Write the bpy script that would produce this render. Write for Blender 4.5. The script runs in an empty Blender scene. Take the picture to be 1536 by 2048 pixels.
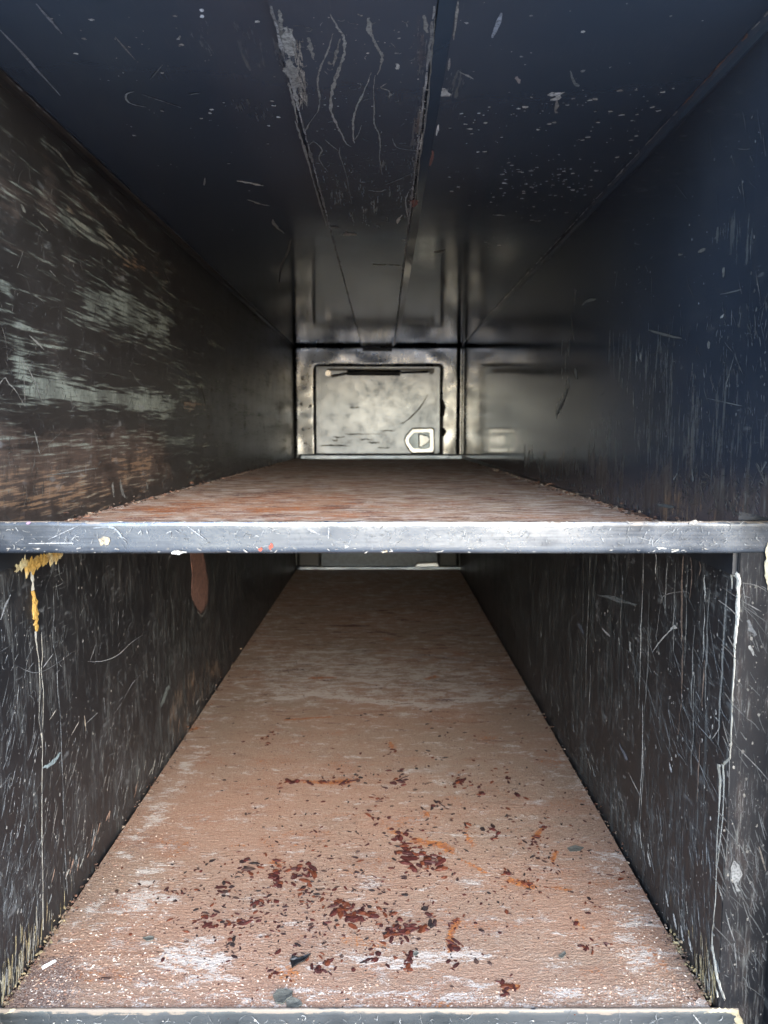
import bpy, bmesh, math, random
import numpy as np
from mathutils import Vector, noise as mnoise
random.seed(7); rng = np.random.default_rng(7)
R = math.radians
scene = bpy.context.scene
col = scene.collection

# ------------------------------------------------------------------ camera, world, sun, exposure
U = 0.45                      # metres from the lens to the left wall
ZC = 0.83                     # lens height above the pavement
PITCH = math.atan(166/1538)
cam_d = bpy.data.cameras.new('camera'); cam = bpy.data.objects.new('camera', cam_d); col.objects.link(cam)
cam.location = (0, 0, ZC); cam.rotation_euler = (R(90)-PITCH, 0, 0)
cam_d.sensor_fit = 'VERTICAL'; cam_d.sensor_height = 36; cam_d.lens = 36*1538/2048
cam_d.clip_start = 0.02; cam_d.clip_end = 4000
cam_d.dof.use_dof = True; cam_d.dof.focus_distance = 1.08; cam_d.dof.aperture_fstop = 8.0
scene.camera = cam
world = bpy.data.worlds.new('World'); scene.world = world; world.use_nodes = True
SUN_EL, SUN_AZ = R(27), R(168)          # azimuth measured from +Y towards +X; veiled sun behind the photographer
wn = world.node_tree; wn.nodes.clear()
sky = wn.nodes.new('ShaderNodeTexSky'); sky.sky_type = 'NISHITA'; sky.sun_disc = False
sky.sun_elevation = SUN_EL; sky.sun_rotation = SUN_AZ
sky.air_density = 1.0; sky.dust_density = 0.7; sky.ozone_density = 1.0
bgn = wn.nodes.new('ShaderNodeBackground'); bgn.inputs[1].default_value = 0.15
wo = wn.nodes.new('ShaderNodeOutputWorld')
wn.links.new(sky.outputs[0], bgn.inputs[0]); wn.links.new(bgn.outputs[0], wo.inputs[0])
sun_d = bpy.data.lights.new('sun', 'SUN'); sun_d.energy = 0.8; sun_d.angle = R(50); sun_d.color = (1, 0.99, 0.975)
sun = bpy.data.objects.new('sun', sun_d); col.objects.link(sun)
sdir = Vector((math.sin(SUN_AZ)*math.cos(SUN_EL), math.cos(SUN_AZ)*math.cos(SUN_EL), math.sin(SUN_EL)))
sun.rotation_euler = sdir.to_track_quat('Z', 'Y').to_euler(); sun.location = (1, -6, 4)
vs = scene.view_settings; vs.view_transform = 'Standard'; vs.look = 'None'; vs.gamma = 1; vs.exposure = 2.65
scene.cycles.use_denoising = True
scene.cycles.max_bounces = 10; scene.cycles.diffuse_bounces = 4; scene.cycles.glossy_bounces = 6

# ------------------------------------------------------------------ surfaces of the box (metres, lens at x=y=0)
XL, XR = -1.0*U, 0.865*U
ZT = ZC + 0.915*U                       # ceiling
ZS = ZC - 0.283*U                       # where the shelf deck meets the walls near the front
def zshelf(y): return ZC - 0.268*U - 0.0072*y
YF = 1.85*U                             # front edge of both decks
YD = 8.64*U                             # far wall
YO = 1.70*U                             # mouth of the box
def zfloor(y): return ZC - 1.48*U - 0.0117*y
def at(px, py, s):
    """pixel of the photograph -> point on one of the box's surfaces"""
    x = (px-768)/1538; v = -(py-1024)/1538
    cp, sp = math.cos(PITCH), math.sin(PITCH)
    d = (x, cp+v*sp, -sp+v*cp)
    if s == 'left': t = XL/d[0]
    elif s == 'right': t = XR/d[0]
    elif s == 'ceil': t = (ZT-ZC)/d[2]
    elif s == 'shelf': t = -0.268*U/(d[2]+0.0072*d[1])
    elif s == 'floor': t = -1.48*U/(d[2]+0.0117*d[1])
    elif s == 'lip': t = YF/d[1]
    elif s == 'far': t = YD/d[1]
    return (d[0]*t, d[1]*t, ZC+d[2]*t)
NORM = {'left': (1,0,0), 'right': (-1,0,0), 'ceil': (0,0,-1), 'shelf': (0,0,1), 'floor': (0,0.0117,1), 'lip': (0,-1,0), 'far': (0,-1,0)}
def uv(p, s):
    if s in ('left', 'right'): return (p[1], p[2])
    if s in ('ceil', 'shelf', 'floor'): return (p[0], p[1])
    return (p[0], p[2])
def xyz(u, v, s):
    if s == 'left': return (XL, u, v)
    if s == 'right': return (XR, u, v)
    if s == 'ceil': return (u, v, ZT)
    if s == 'shelf': return (u, v, zshelf(v))
    if s == 'floor': return (u, v, zfloor(v))
    if s == 'lip': return (u, YF, v)
    return (u, YD, v)
def auv(px, py, s): return uv(at(px, py, s), s)

# ------------------------------------------------------------------ node helper
class NT:
    def __init__(self, name):
        self.m = bpy.data.materials.new(name); self.m.use_nodes = True
        self.t = self.m.node_tree; self.t.nodes.clear()
        self.out = self.t.nodes.new('ShaderNodeOutputMaterial')
        self.b = self.t.nodes.new('ShaderNodeBsdfPrincipled'); self.t.links.new(self.b.outputs[0], self.out.inputs[0])
        self.co = self.t.nodes.new('ShaderNodeTexCoord').outputs['Object']
    def put(self, sock, val):
        if isinstance(val, bpy.types.NodeSocket): self.t.links.new(val, sock)
        elif isinstance(val, (tuple, list)) and len(val) == 3 and sock.type == 'RGBA': sock.default_value = (*val, 1)
        else: sock.default_value = val
    def set(self, **k):
        for n, v in k.items(): self.put(self.b.inputs[n.replace('_', ' ')], v)
    def map(self, scale=(1,1,1), rot=(0,0,0), loc=(0,0,0)):
        n = self.t.nodes.new('ShaderNodeMapping'); n.inputs['Scale'].default_value = scale
        n.inputs['Rotation'].default_value = rot; n.inputs['Location'].default_value = loc
        self.t.links.new(self.co, n.inputs[0]); return n.outputs[0]
    def noise(self, vec=None, scale=1.0, detail=4, rough=0.55, dist=0.0):
        n = self.t.nodes.new('ShaderNodeTexNoise'); self.t.links.new(vec or self.co, n.inputs['Vector'])
        n.inputs['Scale'].default_value = scale; n.inputs['Detail'].default_value = detail
        n.inputs['Roughness'].default_value = rough; n.inputs['Distortion'].default_value = dist
        return n.outputs['Fac']
    def voro(self, vec=None, scale=1.0, feature='F1', rnd=1.0):
        n = self.t.nodes.new('ShaderNodeTexVoronoi'); n.feature = feature; self.t.links.new(vec or self.co, n.inputs['Vector'])
        n.inputs['Scale'].default_value = scale; n.inputs['Randomness'].default_value = rnd; return n.outputs[0]
    def math(self, op, a, b=0.0, clamp=False):
        n = self.t.nodes.new('ShaderNodeMath'); n.operation = op; n.use_clamp = clamp
        self.put(n.inputs[0], a); self.put(n.inputs[1], b); return n.outputs[0]
    def step(self, a, lo, hi):
        n = self.t.nodes.new('ShaderNodeMapRange'); n.interpolation_type = 'SMOOTHSTEP'
        self.put(n.inputs[0], a); self.put(n.inputs[1], lo); self.put(n.inputs[2], hi); return n.outputs[0]
    def mix(self, f, a, b, mode='MIX'):
        n = self.t.nodes.new('ShaderNodeMix'); n.data_type = 'RGBA'; n.blend_type = mode
        self.put(n.inputs[0], f); self.put(n.inputs[6], a); self.put(n.inputs[7], b); return n.outputs[2]
    def attr(self, name):
        n = self.t.nodes.new('ShaderNodeAttribute'); n.attribute_name = name; return n.outputs['Fac']
    def attrc(self, name):
        n = self.t.nodes.new('ShaderNodeAttribute'); n.attribute_name = name; return n.outputs['Color']
    def bump(self, h, strength=0.3, dist=0.001, nrm=None):
        n = self.t.nodes.new('ShaderNodeBump'); n.inputs['Strength'].default_value = strength; n.inputs['Distance'].default_value = dist
        self.put(n.inputs['Height'], h)
        if nrm is not None: self.t.links.new(nrm, n.inputs['Normal'])
        return n.outputs[0]
    def masked(self, name, nz, soft=0.12, gain=1.0):
        """worn where a wear mask outweighs a noise"""
        a = self.math('ADD', self.attr(name), self.math('MULTIPLY', self.math('SUBTRACT', nz, 0.5), 3.0*gain))
        return self.math('MULTIPLY', self.step(a, 0.5-soft, 0.5+soft), self.step(self.attr(name), 0.0, 0.10))

def simple(name, c, rough=0.5, metal=0.0, var=0.25, scale=60, bump=0.15, c2=None, spec=0.5):
    n = NT(name); z = n.noise(scale=scale, detail=6)
    n.set(Base_Color=n.mix(n.step(z, 0.3, 0.7), tuple(x*(1-var) for x in c), c2 or tuple(min(1, x*(1+var)) for x in c)),
          Roughness=n.math('ADD', n.math('MULTIPLY', z, 0.2), rough-0.1), Metallic=metal, Normal=n.bump(z, bump, 0.002))
    n.b.inputs['Specular IOR Level'].default_value = spec
    return n.m

# --- paint on walls and ceiling: dark enamel, rubbed, with wear zones carried by the mesh
def wall_paint(name, base, base2, streak, rough, scuff_c=(0.17,0.19,0.17), brown_c=(0.13,0.07,0.045), hair=0.5, wav=0.3, coat=0.0, dust=0.5):
    n = NT(name)
    big = n.noise(scale=2.3, detail=3); mid = n.noise(scale=14, detail=6, rough=0.65); fine = n.noise(scale=140, detail=3)
    c = n.mix(n.step(big, 0.35, 0.65), base, base2)
    # streaks along the rubbing direction
    st = n.noise(n.map(*streak), 1.0, 7, 0.68)
    st2 = n.noise(n.map(tuple(4*x for x in streak[0]), streak[1] if len(streak) > 1 else (0,0,0), (3,1,2)), 1.0, 4, 0.6)
    gsc = n.masked('scuff', n.math('ADD', n.math('MULTIPLY', st, 0.5), n.math('MULTIPLY', st2, 0.5)), 0.26, 1.5)
    # hairline scratches everywhere, two directions
    h1 = n.noise(n.map((900, 20, 60), (R(35), 0, 0)), 1.0, 2, 0.5); h2 = n.noise(n.map((900, 30, 260), (R(-38), 0, 0), (5,2,7)), 1.0, 2, 0.5)
    h3 = n.noise(n.map((900, 260, 22), (R(8), 0, 0), (1,9,4)), 1.0, 2, 0.5)
    hh = n.math('ADD', n.math('ADD', n.step(h1, 0.62, 0.74), n.step(h2, 0.63, 0.74)), n.math('MULTIPLY', n.step(h3, 0.62, 0.75), 0.7))
    hm = n.math('MULTIPLY', n.math('MULTIPLY', hh, n.step(mid, 0.42, 0.66)), n.math('MULTIPLY', n.attr('hair'), hair), True)
    bm = n.masked('brown', n.math('ADD', n.math('MULTIPLY', st, 0.55), n.math('MULTIPLY', mid, 0.45)), 0.3)
    brc = n.mix(n.step(st2, 0.35, 0.65), tuple(x*0.55 for x in brown_c), brown_c)
    c = n.mix(n.math('MULTIPLY', bm, 0.85), c, brc)
    om = n.masked('ochre', n.math('ADD', n.math('MULTIPLY', st2, 0.55), n.math('MULTIPLY', mid, 0.45)), 0.2, 1.3)
    c = n.mix(n.math('MULTIPLY', om, 0.85), c, (0.21, 0.125, 0.07))
    c = n.mix(n.math('MULTIPLY', n.step(mid, 0.4, 0.75), 0.3*dust), c, (0.09, 0.088, 0.085))
    c = n.mix(n.math('MULTIPLY', gsc, n.math('ADD', 0.35, n.math('MULTIPLY', n.step(mid, 0.35, 0.62), 0.5))), c, n.mix(fine, tuple(x*0.55 for x in scuff_c), tuple(x*1.3 for x in scuff_c)))
    c = n.mix(n.math('MULTIPLY', hm, 0.6), c, (0.20, 0.205, 0.205))
    rr = n.math('ADD', n.math('MULTIPLY', mid, 0.14), n.math('ADD', rough-0.07, n.math('MULTIPLY', n.math('MAXIMUM', gsc, bm), 0.35)))
    rr = n.math('ADD', rr, n.math('MULTIPLY', n.attr('hair'), 0.12))
    b1 = n.bump(big, wav, 0.02)
    b2 = n.bump(n.math('ADD', n.math('MULTIPLY', fine, 0.4), n.math('ADD', n.math('MULTIPLY', hm, 0.5), gsc)), 0.2, 0.0006, b1)
    n.set(Base_Color=c, Roughness=rr, Normal=b2)
    n.b.inputs['Specular IOR Level'].default_value = 0.5
    return n.m

M = {}
M['left_up'] = wall_paint('left_wall_enamel', (0.016,0.0135,0.0125), (0.026,0.022,0.020), ((1, 3.6, 60), (R(3), 0, 0)), 0.36, scuff_c=(0.23,0.255,0.215), brown_c=(0.085,0.052,0.036), hair=0.9)
M['right_up'] = wall_paint('right_wall_enamel', (0.018,0.023,0.033), (0.025,0.032,0.046), ((1, 60, 6),), 0.11, scuff_c=(0.09,0.10,0.10), brown_c=(0.06,0.042,0.034), hair=0.5, wav=0.07, dust=0.2)
M['low'] = wall_paint('lower_wall_enamel', (0.0095,0.0100,0.0122), (0.018,0.0165,0.017), ((1, 70, 9), (R(-6), 0, 0)), 0.36, scuff_c=(0.105,0.11,0.105), brown_c=(0.045,0.034,0.031), hair=1.1, dust=0.45)
M['ceil'] = wall_paint('ceiling_enamel', (0.032,0.044,0.063), (0.042,0.056,0.077), ((60, 6, 1),), 0.10, scuff_c=(0.13,0.13,0.12), hair=0.15, wav=0.06, dust=0.15)
M['post'] = wall_paint('jamb_enamel', (0.009,0.0095,0.0115), (0.014,0.0135,0.0145), ((120, 1, 11), (0, R(10), 0)), 0.38, scuff_c=(0.12,0.125,0.12), brown_c=(0.045,0.034,0.031), hair=1.0, dust=0.2)
for n_ in M['post'].node_tree.nodes:
    if n_.type == 'BSDF_PRINCIPLED': n_.inputs['Specular IOR Level'].default_value = 0.12

# --- rusted decks
def deck_mat(name, sx=1.0, red=0.0, pale_amt=0.5):
    n = NT(name)
    fib = n.noise(n.map((150*sx, 400, 1), (0, 0, R(6))), 1.0, 4, 0.6, 0.4)
    fib2 = n.noise(n.map((85*sx, 230, 1), (0, 0, R(-8)), (4,2,0)), 1.0, 5, 0.62, 0.6)
    band = n.noise(n.map((19, 46, 1), (0, 0, R(9)), (2,6,0)), 1.0, 6, 0.66, 0.5)
    band2 = n.noise(n.map((11, 44, 1), (0, 0, R(-6)), (7,1,0)), 1.0, 6, 0.66, 0.5)
    grain = n.noise(scale=520, detail=2); speck = n.noise(scale=210, detail=3, rough=0.7)
    mid = n.noise(n.map((7, 13, 1)), 1.0, 6, 0.65, 0.3); big = n.noise(n.map((2.2, 3.4, 1), (0,0,0), (3,7,0)), 1.0, 4, 0.6)
    tan = (0.365, 0.222, 0.150); grey = (0.305, 0.22, 0.158); redc = (0.26, 0.122, 0.076)
    c = n.mix(n.step(big, 0.35, 0.65), tan, grey)
    c = n.mix(n.math('MULTIPLY', n.step(mid, 0.48-0.12*red, 0.75-0.1*red), 0.6+0.3*red), c, redc)
    c = n.mix(n.math('MULTIPLY', n.step(fib, 0.5, 0.72), 0.35), c, (0.27, 0.14, 0.085))
    c = n.mix(n.math('MULTIPLY', n.step(fib2, 0.56, 0.72), pale_amt), c, (0.58, 0.45, 0.35))
    c = n.mix(n.math('MULTIPLY', n.step(grain, 0.56, 0.7), 0.32), c, (0.62, 0.49, 0.38))
    c = n.mix(n.math('MULTIPLY', n.step(grain, 0.47, 0.32), 0.45), c, (0.16, 0.075, 0.045))
    c = n.mix(n.math('MULTIPLY', n.step(speck, 0.55, 0.72), 0.4), c, (0.17, 0.075, 0.045))
    c = n.mix(n.math('MULTIPLY', n.step(band2, 0.52, 0.72), 0.35+0.4*red), c, tuple(q*0.62 for q in redc))
    if red > 0:
        s1 = n.noise(n.map((13, 15, 1), (0, 0, R(3)), (1,3,0)), 1.0, 6, 0.66, 0.5); s2 = n.noise(n.map((14, 17, 1), (0, 0, R(-3)), (8,5,0)), 1.0, 6, 0.66, 0.5)
        c = n.mix(n.math('MULTIPLY', n.step(s1, 0.50, 0.60), 0.8), c, (0.13, 0.042, 0.028)); c = n.mix(n.math('MULTIPLY', n.step(s2, 0.51, 0.62), 0.75), c, (0.50, 0.42, 0.37))
    dk = n.masked('dark', n.math('ADD', n.math('MULTIPLY', speck, 0.6), n.math('MULTIPLY', mid, 0.4)), 0.16)
    c = n.mix(n.math('MULTIPLY', dk, 0.8), c, n.mix(n.step(grain, 0.4, 0.66), (0.085, 0.05, 0.043), (0.3, 0.24, 0.21)))
    gy = n.masked('grey', n.math('ADD', n.math('MULTIPLY', band, 0.6), n.math('MULTIPLY', mid, 0.4)), 0.25)
    c = n.mix(n.math('MULTIPLY', gy, 0.7), c, n.mix(fib, (0.17,0.15,0.13), (0.48,0.44,0.41)))
    pl = n.masked('pale', n.math('ADD', n.math('MULTIPLY', band, 0.5), n.math('ADD', n.math('MULTIPLY', fib2, 0.3), n.math('MULTIPLY', grain, 0.2))), 0.2, 1.5)
    c = n.mix(n.math('MULTIPLY', pl, 0.9), c, (0.56, 0.50, 0.44))
    ru = n.masked('rust', n.math('ADD', n.math('MULTIPLY', mid, 0.5), n.math('MULTIPLY', speck, 0.5)), 0.2)
    c = n.mix(n.math('MULTIPLY', ru, 0.85), c, n.mix(n.step(speck, 0.35, 0.65), (0.20,0.05,0.02), (0.46,0.16,0.035)))
    mr = n.masked('maroon', n.math('ADD', n.math('MULTIPLY', band2, 0.65), n.math('MULTIPLY', speck, 0.35)), 0.12, 1.4)
    c = n.mix(n.math('MULTIPLY', mr, 0.9), c, (0.085, 0.024, 0.018))
    hgt = n.math('ADD', n.math('ADD', n.math('MULTIPLY', grain, 0.5), fib2), n.math('MULTIPLY', speck, 0.6))
    n.set(Base_Color=c, Roughness=n.math('ADD', n.math('MULTIPLY', fib2, 0.3), 0.5), Normal=n.bump(hgt, 0.8, 0.0028))
    n.b.inputs['Specular IOR Level'].default_value = 0.35
    return n.m
M['floor'] = deck_mat('rusted_floor_plate', 1.0, 0.0, 0.45)
M['shelf'] = deck_mat('rusted_shelf_plate', 0.5, 0.6, 0.55)

# --- bare metal: lip, far wall, door
def metal_mat(name, c1, c2, rough, stain=0.5, vert=False, wav=0.5, met=1.0, dark_tint=None):
    n = NT(name)
    big = n.noise(scale=5, detail=2, rough=0.45); mid = n.noise(scale=26, detail=6, rough=0.65)
    br = n.noise(n.map((9, 9, 300) if not vert else (300, 300, 9)), 1.0, 4, 0.6); fine = n.noise(scale=600, detail=2)
    c = n.mix(n.step(big, 0.3, 0.7), c1, c2)
    c = n.mix(n.math('MULTIPLY', n.step(mid, 0.5, 0.75), stain), c, tuple(x*0.35 for x in c1))
    c = n.mix(n.math('MULTIPLY', n.step(n.math('MULTIPLY', br, mid), 0.3, 0.42), stain*0.8), c, tuple(x*0.12 for x in c1))
    metf = met
    if dark_tint:
        pm = n.masked('paint_reflect', n.math('ADD', n.math('MULTIPLY', mid, 0.4), n.math('ADD', n.math('MULTIPLY', big, 0.3), n.math('MULTIPLY', br, 0.3))), 0.45)  # leftover paint; on the lip its reflection is coloured in as well
        c = n.mix(n.math('MULTIPLY', pm, 0.97), c, dark_tint)
        wm = n.masked('worn', n.math('ADD', n.math('MULTIPLY', mid, 0.6), n.math('MULTIPLY', br, 0.4)), 0.08)
        c = n.mix(wm, c, (0.17, 0.14, 0.112))
        metf = n.math('MULTIPLY', n.math('SUBTRACT', 1.0, n.math('MAXIMUM', n.math('MULTIPLY', pm, 0.9), wm), True), met)
    n.set(Base_Color=c, Metallic=metf, Roughness=n.math('ADD', n.math('MULTIPLY', mid, 0.25), rough-0.1),
          Normal=n.bump(fine, 0.1, 0.0004, n.bump(n.math('ADD', big, n.math('MULTIPLY', mid, 0.08)), wav, 0.02)))
    return n.m
M['lip'] = metal_mat('worn_steel_lip', (0.15,0.165,0.19), (0.25,0.26,0.275), 0.25, 0.10, wav=0.3, dark_tint=(0.016,0.021,0.030))
M['edge'] = metal_mat('floor_edge_steel', (0.09,0.10,0.105), (0.14,0.145,0.15), 0.42, 0.3, wav=0.2, dark_tint=(0.04,0.045,0.05))
M['far'] = metal_mat('far_wall_aluminium', (0.22,0.235,0.255), (0.30,0.31,0.325), 0.26, 0.15, True, wav=0.22)
M['door'] = metal_mat('door_aluminium', (0.145,0.163,0.19), (0.20,0.22,0.25), 0.30, 0.25, wav=0.2)
M['door_low'] = simple('lower_door_blue_paint', (0.05,0.075,0.105), 0.35)
M['sill'] = metal_mat('sill_aluminium', (0.26,0.295,0.34), (0.33,0.36,0.40), 0.4, 0.5)
M['black'] = simple('black_rubber', (0.012,0.012,0.013), 0.5)
M['strut'] = simple('black_strut_paint', (0.014,0.014,0.015), 0.35)
M['rod'] = simple('strut_rod_steel', (0.4,0.4,0.4), 0.25, 1.0)
M['latch'] = metal_mat('latch_stainless', (0.74,0.77,0.80), (0.82,0.84,0.86), 0.36, 0.03, wav=0.25)
M['latch_dish'] = metal_mat('latch_dish_steel', (0.20,0.24,0.28), (0.27,0.31,0.34), 0.4, 0.2, wav=0.2)
M['outer'] = simple('outer_body_paint', (0.03,0.034,0.04), 0.4)
M['bracket'] = wall_paint('bracket_enamel', (0.012,0.014,0.018), (0.018,0.02,0.024), ((1, 8, 90),), 0.35, hair=0.3)
def colattr(name, rough=0.75, metal=0.0, br=0.25):
    n = NT(name); z = n.noise(scale=350, detail=3)
    n.set(Base_Color=n.mix(n.math('MULTIPLY', n.step(z, 0.42, 0.7), br), n.attrc('col'), (0.03,0.03,0.032)), Roughness=rough, Metallic=metal)
    n.b.inputs['Specular IOR Level'].default_value = 0.3
    return n.m
M['marks'] = colattr('scratch_marks', br=0.7)
M['flakes'] = colattr('rust_flakes', 0.55)
def sealant(name, a, b):
    n = NT(name); z = n.noise(scale=130, detail=5, rough=0.7); z2 = n.noise(scale=28, detail=3)
    c = n.mix(n.step(z2, 0.4, 0.62), a, b); c = n.mix(n.math('MULTIPLY', n.step(z, 0.56, 0.75), 0.6), c, (0.12,0.075,0.04))
    n.set(Base_Color=c, Roughness=0.7, Normal=n.bump(z, 0.6, 0.003)); return n.m
M['seal_yellow'] = sealant('yellowed_sealant', (0.44,0.26,0.06), (0.50,0.42,0.24))
M['seal_white'] = sealant('chalky_sealant', (0.50,0.48,0.42), (0.36,0.33,0.27))
M['seal_cream'] = sealant('cream_sealant', (0.40,0.36,0.25), (0.30,0.26,0.17))
M['ground'] = simple('asphalt_ground', (0.42,0.415,0.40), 0.9, var=0.15, scale=14, bump=0.4)

# ------------------------------------------------------------------ object helpers
def worldloc(o):
    v = Vector((0,0,0))
    while o is not None: v = v + o.location; o = o.parent
    return v
def obj(name, verts, faces, mat, parent=None, smooth=False, attrs=None, colattr_=None, label=None, kind=None, loc=None):
    me = bpy.data.meshes.new(name)
    off = worldloc(parent) if parent is not None else Vector(loc or (0,0,0))
    V = np.asarray(verts, dtype=float).reshape(-1, 3) - np.array(off)
    me.from_pydata(V.tolist(), [], faces)
    me.materials.append(mat)
    if smooth: me.polygons.foreach_set('use_smooth', [True]*len(me.polygons))
    for k, a in (attrs or {}).items():
        at_ = me.attributes.new(k, 'FLOAT', 'POINT'); at_.data.foreach_set('value', np.asarray(a, dtype=np.float32))
    if colattr_ is not None:
        ca = me.attributes.new('col', 'FLOAT_COLOR', 'POINT')
        cc = np.ones((len(V), 4), dtype=np.float32); cc[:, :3] = np.asarray(colattr_); ca.data.foreach_set('color', cc.ravel())
    me.update()
    o = bpy.data.objects.new(name, me); col.objects.link(o)
    if parent is not None: o.parent = parent
    else: o.location = off
    if label: o['label'] = label
    if kind: o['kind'] = kind
    return o
def thing(name, label, cat, loc, group=None):
    o = bpy.data.objects.new(name, None); col.objects.link(o); o.location = loc; o.empty_display_size = 0.1
    o['label'] = label; o['category'] = cat
    if group: o['group'] = group
    return o
def box(x0, x1, y0, y1, z0, z1):
    v = [(x0,y0,z0),(x1,y0,z0),(x1,y1,z0),(x0,y1,z0),(x0,y0,z1),(x1,y0,z1),(x1,y1,z1),(x0,y1,z1)]
    return v, [(0,3,2,1),(4,5,6,7),(0,1,5,4),(1,2,6,5),(2,3,7,6),(3,0,4,7)]
def merge(*parts):
    V, F = [], []
    for v, f in parts:
        k = len(V); V += list(v); F += [tuple(i+k for i in q) for q in f]
    return V, F
def bevel(o, w=0.002, seg=2):
    b = o.modifiers.new('bevel', 'BEVEL'); b.width = w; b.segments = seg; b.limit_method = 'ANGLE'; return o
def poly_prism(pts, y0, y1):
    """outline in x,z extruded from y0 to y1"""
    n = len(pts); v = [(p[0], y0, p[1]) for p in pts] + [(p[0], y1, p[1]) for p in pts]
    f = [tuple(range(n)), tuple(range(2*n-1, n-1, -1))] + [(i, i+n, (i+1) % n+n, (i+1) % n) for i in range(n)]
    return v, f
def rrect(x0, x1, z0, z1, r, seg=5):
    P = []
    for cx, cz, a0 in ((x1-r, z1-r, 0), (x0+r, z1-r, 90), (x0+r, z0+r, 180), (x1-r, z0+r, 270)):
        for k in range(seg+1):
            a = R(a0+90*k/seg); P.append((cx+r*math.cos(a), cz+r*math.sin(a)))
    return P
def tube(pts, radii, seg=8, flat=None):
    """tube along a polyline; returns verts, faces"""
    pts = [Vector(p) for p in pts]; V = []; F = []
    for i, p in enumerate(pts):
        d = (pts[min(i+1, len(pts)-1)]-pts[max(i-1, 0)]).normalized()
        a = d.cross(Vector((0.31, 0.52, 0.79))).normalized(); b = d.cross(a)
        r = radii[i] if hasattr(radii, '__len__') else radii
        for k in range(seg):
            t = 2*math.pi*k/seg; V.append(tuple(p+a*r*math.cos(t)+b*r*math.sin(t)))
    for i in range(len(pts)-1):
        for k in range(seg):
            F.append((i*seg+k, i*seg+(k+1) % seg, (i+1)*seg+(k+1) % seg, (i+1)*seg+k))
    F.append(tuple(range(seg-1, -1, -1))); F.append(tuple(range((len(pts)-1)*seg, len(pts)*seg)))
    return V, F

# ------------------------------------------------------------------ wear masks in surface metres
def seg_dist(P, A, B):
    A = np.array(A); B = np.array(B); d = B-A; L = (d*d).sum()+1e-12
    t = np.clip(((P-A)@d)/L, 0, 1); return np.hypot(*(P-A-t[:, None]*d).T)
def m_stroke(P, pts, w, amt):
    D = np.min([seg_dist(P, pts[i], pts[i+1]) for i in range(len(pts)-1)], axis=0) if len(pts) > 1 else np.hypot(*(P-np.array(pts[0])).T)
    t = np.clip(1-D/w, 0, 1); return amt*t*t*(3-2*t)
def m_poly(P, pts, soft, amt):
    pts = np.array(pts); n = len(pts); ins = np.zeros(len(P), bool)
    for i in range(n):
        a, b = pts[i], pts[(i+1) % n]
        c = ((a[1] > P[:, 1]) != (b[1] > P[:, 1])) & (P[:, 0] < (b[0]-a[0])*(P[:, 1]-a[1])/(b[1]-a[1]+1e-12)+a[0]); ins ^= c
    D = np.min([seg_dist(P, pts[i], pts[(i+1) % n]) for i in range(n)], axis=0); D = np.where(ins, D, -D)
    t = np.clip(0.5+D/soft*0.5, 0, 1); return amt*t*t*(3-2*t)
def masks(P, s, spec, names):
    out = {k: np.zeros(len(P)) for k in names}
    for it in spec:
        k, kind, px, w, amt = it
        pts = [auv(x, y, s) for x, y in px]
        m = m_stroke(P, pts, w, amt) if kind == 's' else m_poly(P, pts, w, amt)
        out[k] = np.maximum(out[k], m)
    return out
def panel(name, s, u0, u1, v0, v1, du, mat, parent, spec, names, thick, base=None, dv=None, label=None):
    """a plate facing into the box: fine grid in front (carries wear masks), plain back"""
    nu = max(2, int((u1-u0)/du)); nv = max(2, int((v1-v0)/(dv or du)))
    us = np.linspace(u0, u1, nu+1); vv = np.linspace(v0, v1, nv+1)
    G = np.array([(a, b) for b in vv for a in us])
    msk = masks(G, s, spec, names)
    for k, val in (base or {}).items(): msk[k] = np.maximum(msk.get(k, 0*G[:, 0]), val(G) if callable(val) else val)
    V = [xyz(a, b, s) for a, b in G]; w = nu+1
    n = np.array(NORM[s], float); n /= np.linalg.norm(n)
    F = [(j*w+i, j*w+i+1, (j+1)*w+i+1, (j+1)*w+i) for j in range(nv) for i in range(nu)]
    a, b, c, d = (np.array(V[i]) for i in F[0]); flip = np.dot(np.cross(b-a, c-a), n) < 0
    k = len(V); cor = [0, nu, nv*w+nu, nv*w]
    V = V + [tuple(np.array(V[i])-n*thick) for i in cor]
    F += [(k+3, k+2, k+1, k)]
    rims = [[j for j in range(0, nu+1)], [j*w+nu for j in range(nv+1)], [nv*w+i for i in range(nu, -1, -1)], [j*w for j in range(nv, -1, -1)]]
    for q in range(4):
        e = rims[q]; F.append(tuple(e[::-1])+(k+q, k+(q+1) % 4))
    if flip: F = [f[::-1] for f in F]
    msk = {kk: np.concatenate([m, np.zeros(4)]) for kk, m in msk.items()}
    return obj(name, V, F, mat, parent, attrs=msk, label=label)

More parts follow.
